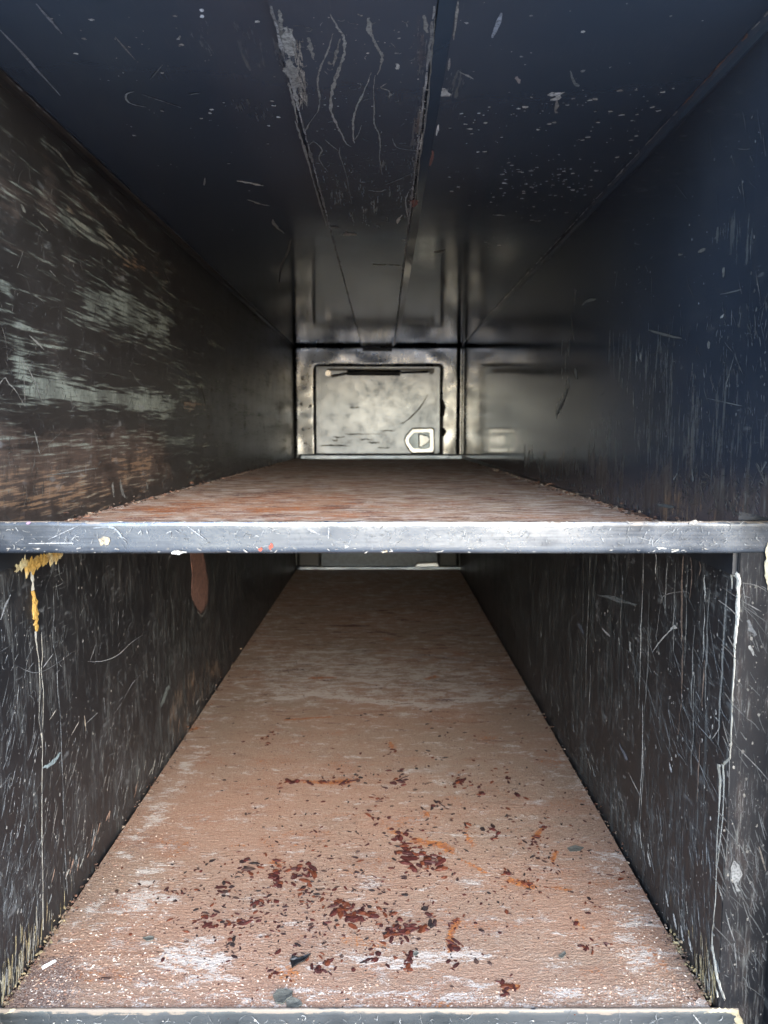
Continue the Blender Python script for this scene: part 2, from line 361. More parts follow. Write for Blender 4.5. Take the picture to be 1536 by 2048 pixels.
# marks: ribbons and chips lying on a surface
class Marks:
    def __init__(self, s, lift=0.0005, k=0.42): self.k = k; self.s = s; self.V = []; self.F = []; self.C = []; self.lift = lift; self.n = Vector(NORM[s]).normalized()
    def _p(self, u, v): 
        p = Vector(xyz(u, v, self.s)) + self.n*(self.lift+random.uniform(0, 0.0004)); self.V.append(tuple(p))
    def ribbon(self, pts, w, c, jit=0.0, sub=0, taper=True):
        pts = [np.array(p, float) for p in pts]
        if sub:
            Q = []
            for i in range(len(pts)-1):
                p0 = pts[max(i-1, 0)]; p1 = pts[i]; p2 = pts[i+1]; p3 = pts[min(i+2, len(pts)-1)]
                for k in range(sub):
                    t = k/sub
                    Q.append(0.5*((2*p1)+(-p0+p2)*t+(2*p0-5*p1+4*p2-p3)*t*t+(-p0+3*p1-3*p2+p3)*t**3))
            Q.append(pts[-1]); pts = Q
        N = len(pts); k0 = len(self.V)
        for i, p in enumerate(pts):
            d = pts[min(i+1, N-1)]-pts[max(i-1, 0)]; d = d/(np.linalg.norm(d)+1e-9); nn = np.array((-d[1], d[0]))
            f = 1.0 if not taper else (0.25+0.75*math.sin(math.pi*min(1, max(0, (i+0.35)/(N-0.3)))))
            ww = w*f*random.uniform(1-jit, 1+jit)*0.5; o = nn*w*random.uniform(-jit, jit)*0.4
            self._p(*(p+nn*ww+o)); self._p(*(p-nn*ww+o))
            g = random.uniform(0.8, 1.15); self.C += [tuple(x*g for x in c)]*2
        for i in range(N-1):
            a = k0+2*i; self.F.append((a, a+1, a+3, a+2))
    def chip(self, u, v, ru, rv, c, n=7, rot=0.0):
        k0 = len(self.V); a0 = random.random()*6.28
        for i in range(n):
            a = a0+6.283*i/n; r = random.uniform(0.55, 1.15); x = ru*r*math.cos(a); y = rv*r*math.sin(a)
            self._p(u+x*math.cos(rot)-y*math.sin(rot), v+x*math.sin(rot)+y*math.cos(rot)); self.C.append(c)
        self.F.append(tuple(range(k0, k0+n)))
    def scatter(self, poly, count, L, ang, sang, w, g, tint=(1,1,1), curve=0.06):
        for _ in range(count):
            px, py = rand_in(poly); u, v = auv(px, py, self.s); l = random.uniform(*L)*random.uniform(0.4, 1); a = R(random.gauss(ang, sang))
            b = random.gauss(0, curve); pts = []; x, y = u, v
            for i in range(5): pts.append((x, y)); x += l/4*math.cos(a+b*i); y += l/4*math.sin(a+b*i)
            gg = random.uniform(*g)*random.choice((0.6, 0.8, 1, 1)); self.ribbon(pts, random.uniform(*w), tuple(gg*t for t in tint), 0.3)
    def flecks(self, poly, count, r, g, tint=(1,1,1), asp=(1,1), pw=2.0):
        for _ in range(count):
            px, py = rand_in(poly); u, v = auv(px, py, self.s); q = r[0]+(r[1]-r[0])*random.random()**pw; gg = random.uniform(*g)
            self.chip(u, v, q*asp[0], q*asp[1], tuple(gg*t for t in tint), rot=random.gauss(0, 0.4))
    def px(self, pts, w, c, jit=0.25, sub=4, taper=True): self.ribbon([auv(x, y, self.s) for x, y in pts], w, c, jit, sub, taper)
    def drip(self, px, y0, y1, w, c, jit=0.3, wob=0.0015):
        u, v0 = auv(px, y0, self.s); lo, hi = -2.0, v0        # straight down the wall from the pixel
        d = at(px, y0, self.s)[1]; slope = (y1-858)/1538; v1 = ZC-slope*d*1.02
        N = max(6, int((v0-v1)/0.012)); pts = []; off = 0
        for i in range(N+1): pts.append((u+off, v0+(v1-v0)*i/N)); off = off*0.9+random.gauss(0, wob)
        self.ribbon(pts, w, c, jit, 0, True)
    def build(self, name, parent, mat=None, kind='stuff', label=None):
        return obj(name, self.V, self.F, mat or M['marks'], parent, colattr_=np.array(self.C)*self.k, kind=kind, label=label)
def rand_in(poly):
    xs = [p[0] for p in poly]; ys = [p[1] for p in poly]
    while True:
        x = random.uniform(min(xs), max(xs)); y = random.uniform(min(ys), max(ys)); ins = False
        for i in range(len(poly)):
            a, b = poly[i], poly[(i+1) % len(poly)]
            if (a[1] > y) != (b[1] > y) and x < (b[0]-a[0])*(y-a[1])/(b[1]-a[1])+a[0]: ins = not ins
        if ins: return x, y

# ------------------------------------------------------------------ ground
gx = 600
ground = obj('ground', [(-gx,-gx,0),(gx,-gx,0),(gx,gx,0),(-gx,gx,0)], [(0,1,2,3)], M['ground'], kind='structure')

# ------------------------------------------------------------------ the box
bx = thing('storage_box', 'long dark metal storage box seen through its open end, worn black inside', 'storage box', (0, (YO+YD)/2, 0))
WN = ['scuff', 'brown', 'ochre', 'hair']
ZSB = ZS - 0.0075                                    # underside of shelf deck
zlow = zfloor(YD) - 0.05
# left wall, above and below the shelf
left_spec = [
 ('scuff','p',[(173,552),(250,580),(333,625),(345,700),(300,690),(240,655),(171,640)],0.03,0.60),
 ('scuff','p',[(12,684),(46,690),(60,740),(110,752),(180,775),(265,775),(350,792),(352,832),(250,822),(50,808)],0.02,0.72),
 ('scuff','s',[(130,430),(220,490),(330,560)],0.035,0.40), ('ochre','s',[(130,430),(220,490),(330,560)],0.03,0.32),
 ('scuff','s',[(85,280),(130,330),(180,370)],0.012,0.5), ('scuff','s',[(0,560),(20,600)],0.03,0.5),
 ('scuff','s',[(350,800),(415,805)],0.02,0.42), ('ochre','s',[(370,805),(410,812)],0.02,0.5),
 ('scuff','p',[(330,720),(415,760),(412,830),(340,800)],0.06,0.3), ('scuff','s',[(320,880),(390,880)],0.05,0.36),
 ('brown','p',[(-60,860),(120,860),(330,868),(345,960),(200,1000),(-60,1060)],0.06,0.78),
 ('ochre','p',[(-60,950),(150,965),(300,920),(300,960),(200,1000),(60,1030),(-60,1045)],0.05,0.56),
 ('ochre','s',[(225,925),(300,922)],0.018,0.5),
 ('brown','p',[(-60,150),(120,270),(330,500),(250,540),(-60,520)],0.2,0.36),
]
hairL = lambda G: np.clip(1.25-(G[:, 0]-YO)/2.2, 0.05, 1)
panel('side_wall', 'left', YO, YD, ZS-0.0008, ZT, 0.011, M['left_up'], bx, left_spec, WN, 0.035, {'hair': hairL, 'scuff': 0.10, 'brown': 0.12},
      label='left wall above the shelf, brown black with pale rubbed patches')
lw_up = bx.children[0]
low_spec_l = [
 ('scuff','p',[(300,1180),(420,1120),(500,1130),(470,1250),(390,1330),(300,1400),(250,1380)],0.12,0.30),
 ('scuff','p',[(240,1560),(300,1440),(420,1330),(440,1360),(400,1440),(300,1600)],0.04,0.38),
 ('ochre','p',[(330,1400),(430,1300),(445,1340),(390,1450),(350,1480)],0.03,0.34),
 ('brown','p',[(120,1450),(330,1380),(300,1560),(180,1780),(110,1850),(90,1700)],0.15,0.45),
 ('scuff','p',[(-80,1400),(60,1460),(70,1760),(-80,1900)],0.1,0.22),
 ('brown','p',[(-60,1500),(60,1500),(60,1800),(-60,1900)],0.1,0.42),
]
low_base = {'hair': lambda G: np.clip(1.2-(G[:, 0]-YF)/2.4, 0.1, 1), 'scuff': 0.17, 'brown': 0.2}
lw_lo = panel('side_wall', 'left', YO, YD, zlow, ZS-0.001, 0.011, M['low'], bx, low_spec_l, WN, 0.035, low_base,
      label='left wall below the shelf, scratched charcoal with a line of yellow sealant')
right_spec = [
 ('scuff','p',[(1465,440),(1490,445),(1500,500),(1480,510),(1462,480)],0.02,0.46),
 ('scuff','s',[(1430,475),(1480,460)],0.01,0.5), ('scuff','s',[(1140,690),(1125,745)],0.02,0.42),
 ('scuff','s',[(1136,770),(1114,828)],0.025,0.55), ('scuff','s',[(1150,580),(1145,680)],0.012,0.45),
 ('scuff','p',[(1220,690),(1330,680),(1340,770),(1240,760)],0.06,0.22), ('scuff','p',[(1280,840),(1536,800),(1536,1000),(1350,960)],0.1,0.24),
 ('brown','p',[(1000,915),(1150,900),(1536,960),(1600,1060),(1300,1040)],0.05,0.46),
 ('ochre','p',[(1090,905),(1130,905),(1130,925),(1095,922)],0.03,0.5), ('ochre','p',[(1310,1000),(1380,990),(1480,1010),(1440,1040),(1330,1030)],0.03,0.36),
 ('scuff','p',[(1180,860),(1400,880),(1420,930),(1250,930)],0.06,0.26),
]
rw_up = panel('side_wall', 'right', YF+0.006, YD, ZS-0.0008, ZT, 0.011, M['right_up'], bx, right_spec, WN, 0.035,
      {'hair': lambda G: np.clip(0.9-(G[:, 0]-YO)/1.7, 0.0, 1)*np.clip(1.2-(G[:, 1]-ZS)/0.45, 0.15, 1), 'scuff': 0.0},
      label='right wall above the shelf, glossy blue black with pale specks')
panel('side_wall_return', 'right', YO, YF+0.0058, ZC-0.199*U, ZT, 0.011, M['right_up'], bx, right_spec, WN, 0.035, {'hair': 0.6})
low_spec_r = [
 ('scuff','p',[(960,1120),(1120,1120),(1160,1300),(1200,1480),(1150,1480),(1000,1230)],0.1,0.34),
 ('scuff','p',[(1080,1440),(1200,1500),(1340,1700),(1450,1950),(1400,1950),(1250,1750),(1130,1530)],0.06,0.34),
 ('scuff','p',[(1200,1280),(1480,1280),(1500,1480),(1260,1520)],0.15,0.22),
 ('brown','p',[(1300,1560),(1430,1600),(1420,1900),(1330,1730)],0.1,0.5), ('brown','p',[(1240,1110),(1390,1110),(1400,1240),(1240,1200)],0.06,0.3),
]
rw_lo = panel('side_wall', 'right', YF, YD, zlow, ZS-0.001, 0.011, M['low'], bx, low_spec_r, WN, 0.035, low_base,
      label='right wall below the shelf, charcoal with pale vertical drips')
# the wall steps outward in front of the deck edge, below the shelf lip
XJ = 0.985*U
post_v, post_f = box(XR+0.0005, XJ+0.02, YF-0.0005, YF+0.04, zlow, ZC-0.2985*U)
def grid_face(x0, x1, z0, z1, y, d):
    nx = int((x1-x0)/d)+1; nz = int((z1-z0)/d)+1; V = [(x0+(x1-x0)*i/nx, y, z0+(z1-z0)*j/nz) for j in range(nz+1) for i in range(nx+1)]
    return V, [(j*(nx+1)+i, j*(nx+1)+i+1, (j+1)*(nx+1)+i+1, (j+1)*(nx+1)+i) for j in range(nz) for i in range(nx)]
gv, gf = grid_face(XR+0.0005, XJ+0.02, zlow, ZC-0.2985*U, YF-0.002, 0.02)
V_, F_ = merge((post_v, post_f), (gv, gf)); nn = len(V_)
post = obj('jamb_post', V_, F_, M['post'], bx, attrs={'scuff': np.full(nn, 0.12), 'brown': np.full(nn, 0.3), 'hair': np.full(nn, 1.0), 'ochre': np.zeros(nn)})
jv, jf = box(XJ, XJ+0.03, YO, YF-0.003, zlow, ZC-0.1*U); nn = len(jv)
obj('jamb_side', jv, jf, M['post'], bx, attrs={'scuff': np.full(nn, 0.2), 'brown': np.full(nn, 0.2), 'hair': np.full(nn, 1.0), 'ochre': np.zeros(nn)})
# ceiling: two outer sheets and a dropped middle strip
xs0 = auv(540, 0, 'ceil')[0]; xs1 = auv(872, 0, 'ceil')[0]; xs2 = auv(914, 0, 'ceil')[0]
ceil_spec = [('scuff','s',[(563,40),(580,110),(592,170)],0.014,0.55), ('scuff','p',[(640,330),(830,300),(815,440),(660,470)],0.07,0.12),
 ('brown','s',[(850,20),(845,200),(830,400)],0.02,0.3), ('scuff','s',[(858,60),(846,260),(820,430)],0.012,0.36), 
 ('scuff','s',[(450,70),(490,110)],0.05,0.2), ('scuff','s',[(905,190),(925,150)],0.02,0.3), ('scuff','s',[(490,210),(520,230)],0.03,0.24)]
cb = {'hair': lambda G: np.clip(1.0-(G[:, 1]-YO)/1.2, 0.0, 1)}
ceil = panel('ceiling', 'ceil', XL-0.034, XR+0.034, YO, YD+0.03, 0.012, M['ceil'], bx, ceil_spec, WN, 0.03, cb, label='glossy blue black ceiling with white flecks')
def strip(x0, x1, z0, z1, y0, y1, d=0.014):
    nx = max(2, int((x1-x0)/d)); ny = int((y1-y0)/d)
    V = [(x0+(x1-x0)*i/nx, y0+(y1-y0)*j/ny, z0) for j in range(ny+1) for i in range(nx+1)]
    F = [(j*(nx+1)+i, (j+1)*(nx+1)+i, (j+1)*(nx+1)+i+1, j*(nx+1)+i+1) for j in range(ny) for i in range(nx)]
    return V, F, nx, ny
sv, sf, nx_, ny_ = strip(xs0, xs1, ZT-0.008, 0, YO, YD-0.012)
G = np.array([(v[0], v[1]) for v in sv]); ms = masks(G, 'ceil', ceil_spec, WN); ms['hair'] = np.maximum(ms['hair'], np.clip(1.0-(G[:, 1]-YO)/1.0, 0.1, 1.0))
bv, bf = box(xs0-0.0004, xs1+0.0004, YO+0.001, YD-0.0115, ZT-0.0077, ZT-0.0005)
V_, F_ = merge((sv, sf), (bv, bf)); ms = {k: np.concatenate([m, np.zeros(8)]) for k, m in ms.items()}
obj('ceiling_strip', V_, F_, M['ceil'], bx, attrs=ms, label='narrow middle ceiling strip rubbed with pale curved scrapes')
fv = [(xs1+0.002, YO, ZT-0.0075), (xs2, YO, ZT-0.0008), (xs2, YD-0.012, ZT-0.0008), (xs1+0.002, YD-0.012, ZT-0.0075)]
fold = obj('strip_flange', fv+[(p[0], p[1], p[2]+0.003) for p in fv], [(0,3,2,1),(4,5,6,7),(0,1,5,4),(1,2,6,5),(2,3,7,6),(3,0,4,7)], M['ceil'], bx)
# corner angles where walls meet ceiling
for side in (-1, 1):
    x = XL if side < 0 else XR; a = 0.011
    P = [(x, ZT), (x-side*a, ZT), (x-side*a, ZT-0.0025), (x-side*0.004, ZT-0.0045), (x-side*0.0025, ZT-a), (x, ZT-a)]
    n6 = len(P); V = [(p[0], YO, p[1]) for p in P]+[(p[0], YD-0.012, p[1]) for p in P]
    F = [tuple(range(n6)), tuple(range(2*n6-1, n6-1, -1))]+[(i, i+n6, (i+1) % n6+n6, (i+1) % n6) for i in range(n6)]
    if side < 0: F = [f[::-1] for f in F]
    obj('corner_angle', V, F, M['ceil'] if side > 0 else M['left_up'], bx)
# brackets carrying the shelf along both walls
ZB = ZC - 0.365*U
for x0_, x1_, dz_ in ((XL, XL+0.005, 0), (XR-0.005, XR, 0.004)):
    bv_, bf_ = box(x0_, x1_, YF+0.004, YD-0.02, 0, 1)
    bv_ = [(p[0], p[1], (zshelf(p[1])-0.0078 if p[2] else ZB+dz_)) for p in bv_]
    obj('shelf_bracket', bv_, bf_, M['bracket'], bx)

# floor deck
floor_spec = [
 ('pale','p',[(235,1790),(330,1690),(345,1800),(320,1850),(250,1850)],0.05,0.52), ('pale','p',[(310,1890),(400,1870),(450,1910),(480,1950),(420,1965),(330,1940)],0.03,0.60),
 ('pale','s',[(260,1700),(330,1600),(400,1500)],0.05,0.36), ('pale','p',[(560,1925),(700,1905),(960,1895),(960,1925),(700,1945)],0.025,0.55),
 ('pale','p',[(1190,1650),(1240,1700),(1340,1880),(1330,1990),(1250,1960),(1210,1800)],0.06,0.44), ('pale','p',[(1110,1500),(1180,1560),(1200,1620),(1170,1600)],0.04,0.5),
 ('pale','p',[(500,1290),(760,1296),(900,1310),(1010,1330),(1060,1400),(960,1425),(760,1420),(560,1415),(430,1410)],0.2,0.42), ('pale','s',[(560,1395),(640,1385),(720,1400),(860,1412),(960,1395)],0.07,0.62), ('pale','s',[(600,1305),(680,1303)],0.05,0.6),
 ('pale','s',[(960,1370),(1000,1400),(1060,1380)],0.1,0.42), ('pale','s',[(660,1165),(720,1165)],0.05,0.5), ('pale','p',[(1150,1980),(1200,1975),(1210,2000),(1155,2000)],0.02,0.5),
 ('pale','s',[(130,1870),(210,1790)],0.03,0.3), ('pale','s',[(100,1990),(600,2000),(1380,1990)],0.045,0.30),
 ('dark','p',[(20,1960),(70,1920),(160,1900),(150,2030),(-40,2030)],0.04,0.85), ('dark','p',[(100,1880),(250,1690),(330,1570),(350,1590),(290,1720),(190,1880)],0.05,0.44), ('dark','p',[(1190,1600),(1230,1640),(1400,1890),(1440,1990),(1380,1960),(1250,1740)],0.03,0.46), ('dark','s',[(200,1960),(600,1975),(1200,1990)],0.05,0.22),
 ('dark','p',[(1290,1840),(1330,1850),(1450,2010),(1330,2010),(1290,1930)],0.05,0.46), ('dark','s',[(980,1325),(1020,1335)],0.07,0.46), ('dark','s',[(940,1306),(955,1308)],0.03,0.4),
 ('dark','p',[(560,1990),(600,1985),(600,2020),(550,2020)],0.02,0.3), ('dark','p',[(860,1995),(1150,1980),(1300,2005),(1300,2030),(860,2030)],0.03,0.3),
 ('grey','s',[(680,1300),(820,1310),(920,1320)],0.12,0.5), ('grey','p',[(760,1730),(960,1700),(960,1780),(800,1800)],0.1,0.36), ('grey','s',[(840,1540),(900,1545)],0.05,0.4),
 ('maroon','s',[(648,1250),(735,1252)],0.035,0.56), ('maroon','s',[(745,1258),(800,1272)],0.04,0.5), ('maroon','s',[(760,1220),(810,1240)],0.05,0.42),
 ('rust','s',[(770,1278),(785,1280)],0.04,0.5), ('rust','s',[(620,1356),(672,1355)],0.02,0.62), ('rust','s',[(855,1357),(870,1353)],0.03,0.55), ('rust','s',[(570,1440),(610,1437),(660,1434)],0.011,0.75),
 ('rust','s',[(590,1562),(660,1566),(700,1562)],0.016,0.6), ('rust','s',[(830,1680),(880,1690),(900,1700)],0.020,0.72), ('rust','s',[(780,1660),(860,1690)],0.016,0.5),
 ('rust','s',[(920,1718),(970,1745)],0.009,0.7), ('rust','s',[(1020,1760),(1065,1772)],0.013,0.75), ('rust','s',[(1110,1775),(1140,1780)],0.009,0.6),
 ('rust','s',[(915,1840),(900,1870),(900,1900)],0.009,0.75), ('rust','s',[(545,1725),(560,1730)],0.012,0.7), ('rust','s',[(780,1485),(785,1495)],0.010,0.65),
 ('rust','s',[(850,1625),(855,1630)],0.012,0.68), ('rust','s',[(930,1665),(945,1690)],0.010,0.6), ('rust','s',[(1070,1675),(1085,1655)],0.008,0.65), ('rust','s',[(1105,1720),(1112,1705)],0.007,0.6),
 ('rust','s',[(700,1880),(760,1890)],0.03,0.30), ('rust','p',[(540,1930),(600,1930),(610,1970),(560,1965)],0.02,0.45), ('rust','s',[(1150,1840),(1170,1860)],0.006,0.65), ('rust','s',[(1010,1975),(1030,1975)],0.014,0.6),
 ('rust','s',[(370,1462),(400,1455)],0.02,0.4), ('rust','s',[(1300,1900),(1330,1940)],0.03,0.36), ('rust','s',[(460,1690),(490,1692)],0.006,0.6),
]
DN = ['pale', 'dark', 'grey', 'rust', 'maroon']
floor = panel('floor_deck', 'floor', XL+0.004, XR-0.006, YF, YD-0.012, 0.0055, M['floor'], bx, [(a, b, c_, d_, e_+(0.14 if a == 'rust' else 0.08 if a == 'pale' else 0)) for a, b, c_, d_, e_ in floor_spec], DN, 0.02, {'pale': lambda G: np.clip(0.12+(G[:, 1]-1.3)*0.16, 0.12, 0.30), 'rust': 0.12, 'dark': 0.06, 'maroon': lambda G: np.clip((G[:, 1]-1.4)*0.2, 0, 0.14), 'grey': 0.16}, dv=0.0065,
              label='lower deck plate, tan rusted metal strewn with dark rust flakes')
zf = zfloor(YF)
# floor edge profile: rolled front edge, worn bare on top
def lip_profile(name, ztop, zbot, x0, x1, y, parent, mat, back, tonef, rad=0.004, wav=0.0008, nx=260, wornw=0.004, ragged=0.0):
    P = [(y+back, ztop-0.001), (y+0.003, ztop), (y+0.0012, ztop-0.0004), (y+0.0002, ztop-0.0016)]
    for k in range(1, 9): P.append((y, ztop-0.0016-(ztop-zbot-0.0016-rad)*k/8))
    for k in range(1, 6):
        a = R(18*k); P.append((y+rad-rad*math.cos(a), zbot+rad-rad*math.sin(a)))
    P += [(y+back, zbot), (y+back, zbot+0.002)]
    V, F, pa, wo_ = [], [], [], []; n = len(P)
    for i in range(nx+1):
        x = x0+(x1-x0)*i/nx
        w1 = wav*mnoise.noise((x*5, 1.7, ztop*3)); w2 = 0.0007*mnoise.noise((x*60, 3.1, ztop)); rag = ragged*(0.5+mnoise.noise((x*30, 8, 1)))
        for j, (yy, zz) in enumerate(P):
            f = max(0, min(1, (zz-zbot)/(ztop-zbot)))
            V.append((x, yy+w1*(1+0.6*math.sin(f*3)), zz+(w2 if j < 5 else w2*0.4)))
            pa.append(tonef(x, f)); wo_.append(0.75 if (ztop-zz) < wornw*0.5+max(0, rag) else (0.3 if (ztop-zz) < wornw+rag else 0.02))
    for i in range(nx):
        for j in range(n-1): F.append((i*n+j, i*n+j+1, (i+1)*n+j+1, (i+1)*n+j))
    F += [tuple(range(n)), tuple(range(nx*n+n-1, nx*n-1, -1))]
    return obj(name, V, F, mat, parent, smooth=True, attrs={'paint_reflect': pa, 'worn': wo_})
flip_ = lip_profile('floor_edge', zf+0.0035, zf-0.06, XL, at(1474, 2030, 'lip')[0], YF-0.004, bx, M['edge'], 0.0035, lambda x, f: 0.45, 0.004, 0.0008, 260, 0.003, 0.004)
obj('floor_base', *box(XL, XR, YF+0.003, YD, 0.0, zfloor(YD)-0.021), M['outer'], bx)
# outer shell
ro, so = 0.05, 0.036
obj('outer_panel', *box(XL-so-0.03, XL-so, YO, YD+0.06, 0.0, ZT+ro), M['outer'], bx)
obj('outer_panel', *box(XR+so+0.05, XR+so+0.08, YO, YD+0.06, 0.0, ZT+ro), M['outer'], bx)
obj('roof_panel', *box(XL-so-0.0295, XR+so+0.0795, YO, YD+0.06, ZT+0.031, ZT+ro+0.002), M['outer'], bx)
obj('end_panel', *box(XL-so, XR+so+0.05, YD+0.032, YD+0.06, 0.0, ZT+0.031), M['outer'], bx)

# ------------------------------------------------------------------ shelf
sh = thing('shelf', 'rust brown deck plate shelf with a scratched grey steel front lip', 'shelf', (0, (YF+YD)/2, ZS))
shelf_spec = [
 ('rust','p',[(165,1040),(300,1000),(500,985),(640,975),(760,1000),(820,1042)],0.15,0.46), ('rust','s',[(650,1000),(760,1015)],0.04,0.5),
 ('maroon','s',[(480,990),(560,985)],0.10,0.5), ('maroon','s',[(880,1035),(1000,1034)],0.035,0.5), ('maroon','s',[(860,965),(910,962)],0.1,0.42), ('maroon','s',[(560,978),(640,970)],0.1,0.36), ('maroon','s',[(800,1030),(870,1020)],0.03,0.4),
 ('grey','p',[(700,975),(960,965),(1120,1000),(1180,1030),(900,1020)],0.25,0.56), ('pale','s',[(760,1018),(900,1012),(1050,1016)],0.05,0.46), ('pale','s',[(1130,1000),(1180,1020),(1260,1036)],0.10,0.46),
 ('pale','s',[(540,1010),(680,1005)],0.06,0.40), ('pale','s',[(1020,1000),(1100,1012)],0.06,0.46), ('pale','s',[(240,1005),(420,950)],0.03,0.4),
 ('maroon','p',[(590,928),(900,926),(900,935),(590,937)],0.3,0.25),
]
deck = panel('deck_plate', 'shelf', XL+0.0006, XR-0.0006, YF, YD-0.012, 0.009, M['shelf'], sh, shelf_spec, DN, 0.007, {'rust': 0.24, 'pale': 0.36, 'maroon': 0.18}, dv=0.011)
def lip_reflect_tone(x, f):  # reflected dark ends and brighter middle, put into the lip's worn paint colour
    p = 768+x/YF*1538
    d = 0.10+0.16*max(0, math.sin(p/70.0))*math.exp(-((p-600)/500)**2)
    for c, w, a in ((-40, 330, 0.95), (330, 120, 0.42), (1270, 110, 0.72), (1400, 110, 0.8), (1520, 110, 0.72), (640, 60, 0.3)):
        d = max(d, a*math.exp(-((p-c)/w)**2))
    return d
zlt = at(768, 1042, 'lip')[2]; zlb = at(768, 1106, 'lip')[2]
lip = lip_profile('front_lip', zlt, zlb, XL-0.002, XJ-0.012, YF-0.003, sh, M['lip'], 0.0025, lip_reflect_tone, 0.004, 0.0007, 300, 0.0014, 0.001)

# ------------------------------------------------------------------ far wall with two doors
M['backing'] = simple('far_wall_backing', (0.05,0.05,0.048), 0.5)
fw = obj('far_wall', *box(XL, XR, YD, YD+0.03, zlow, ZT-0.0005), M['backing'], bx, label='pale aluminium far wall holding two small access doors')
def fx(p): return at(p, 800, 'far')[0]
def fz(p): return at(768, p, 'far')[2]
dx0, dx1, dz1, dz0 = fx(632), fx(880), fz(733), fz(907)
yw = YD-0.012
def wavy_plate(name, x0, x1, z0, z1, y, th, mat, parent, amp=0.0012, d=0.02):
    nx = max(3, int((x1-x0)/d)); nz = max(3, int((z1-z0)/d))
    V = [(x0+(x1-x0)*i/nx, y+amp*mnoise.noise((x0*3+i*d*9, 2.2, z0+j*d*9))*(0 if i in (0, nx) or j in (0, nz) else 1), z0+(z1-z0)*j/nz) for j in range(nz+1) for i in range(nx+1)]
    F = [(j*(nx+1)+i, j*(nx+1)+i+1, (j+1)*(nx+1)+i+1, (j+1)*(nx+1)+i) for j in range(nz) for i in range(nx)]
    k = len(V); V += [(x0,y+th,z0),(x1,y+th,z0),(x1,y+th,z1),(x0,y+th,z1)]; w = nx+1
    F.append((k+3,k+2,k+1,k))
    rims = [list(range(nx+1)), [j*w+nx for j in range(nz+1)], [nz*w+i for i in range(nx, -1, -1)], [j*w for j in range(nz, -1, -1)]]
    for q in range(4): F.append(tuple(rims[q][::-1])+(k+q, k+(q+1) % 4))
    o = obj(name, V, F, mat, parent, smooth=False)
    o.data.polygons.foreach_set('use_smooth', [i < nx*nz for i in range(len(o.data.polygons))]); return o
g = 0.0016
def frame_sheet(name, x0, x1, z0, z1, hx0, hx1, hz0, hz1, y, mat, parent, amp):
    """one pressed sheet with a door opening"""
    def ticks(a, b, cuts, d):
        P = sorted([a, b]+list(cuts)); T = []
        for k in range(len(P)-1):
            n = max(1, int((P[k+1]-P[k])/d)); T += [P[k]+(P[k+1]-P[k])*q/n for q in range(n)]
        return T+[P[-1]]
    X = ticks(x0, x1, (hx0, hx1), 0.016); Z = ticks(z0, z1, (hz0, hz1), 0.016); nx = len(X)
    def dent(x, z):
        e = min(x-x0, x1-x, z1-z); h = min(abs(x-hx0), abs(x-hx1)) if hz0 < z < hz1 else 0.02
        return y+amp*mnoise.noise((x*11, 2.2, z*11))*min(1, e/0.02)*min(1, h/0.01+0.2)
    V = [(x, dent(x, z), z) for z in Z for x in X]; F = []
    for b in range(len(Z)-1):
        for a in range(nx-1):
            cx, cz = (X[a]+X[a+1])/2, (Z[b]+Z[b+1])/2
            if not (hx0 < cx < hx1 and hz0 < cz < hz1): F.append((b*nx+a, b*nx+a+1, (b+1)*nx+a+1, (b+1)*nx+a))
    o = obj(name, V, F, mat, parent, smooth=True); m_ = o.modifiers.new('thickness', 'SOLIDIFY'); m_.thickness = 0.003; m_.offset = -1; return o
frame_sheet('door_frame', XL+0.0015, XR-0.0115, dz0-0.02, ZT-0.0012, dx0-g, dx1+g, dz0-0.03, dz1+g, yw, M['far'], bx, 0.006)
wavy_plate('corner_strip', XR-0.0103, XR-0.0008, dz0-0.02, ZT-0.0012, yw-0.001, 0.004, M['far'], bx, 0.0)
# lower half of the wall, below the shelf
lzt = ZS-0.03; lz0 = zfloor(YD)
lz1 = fz(966)
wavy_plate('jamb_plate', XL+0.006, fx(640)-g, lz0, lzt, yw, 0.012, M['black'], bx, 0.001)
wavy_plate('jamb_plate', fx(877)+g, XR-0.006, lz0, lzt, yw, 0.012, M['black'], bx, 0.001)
wavy_plate('header_plate', fx(640)-g+0.0005, fx(877)+g-0.0005, lz1+g, lzt, yw, 0.012, M['black'], bx, 0.001)

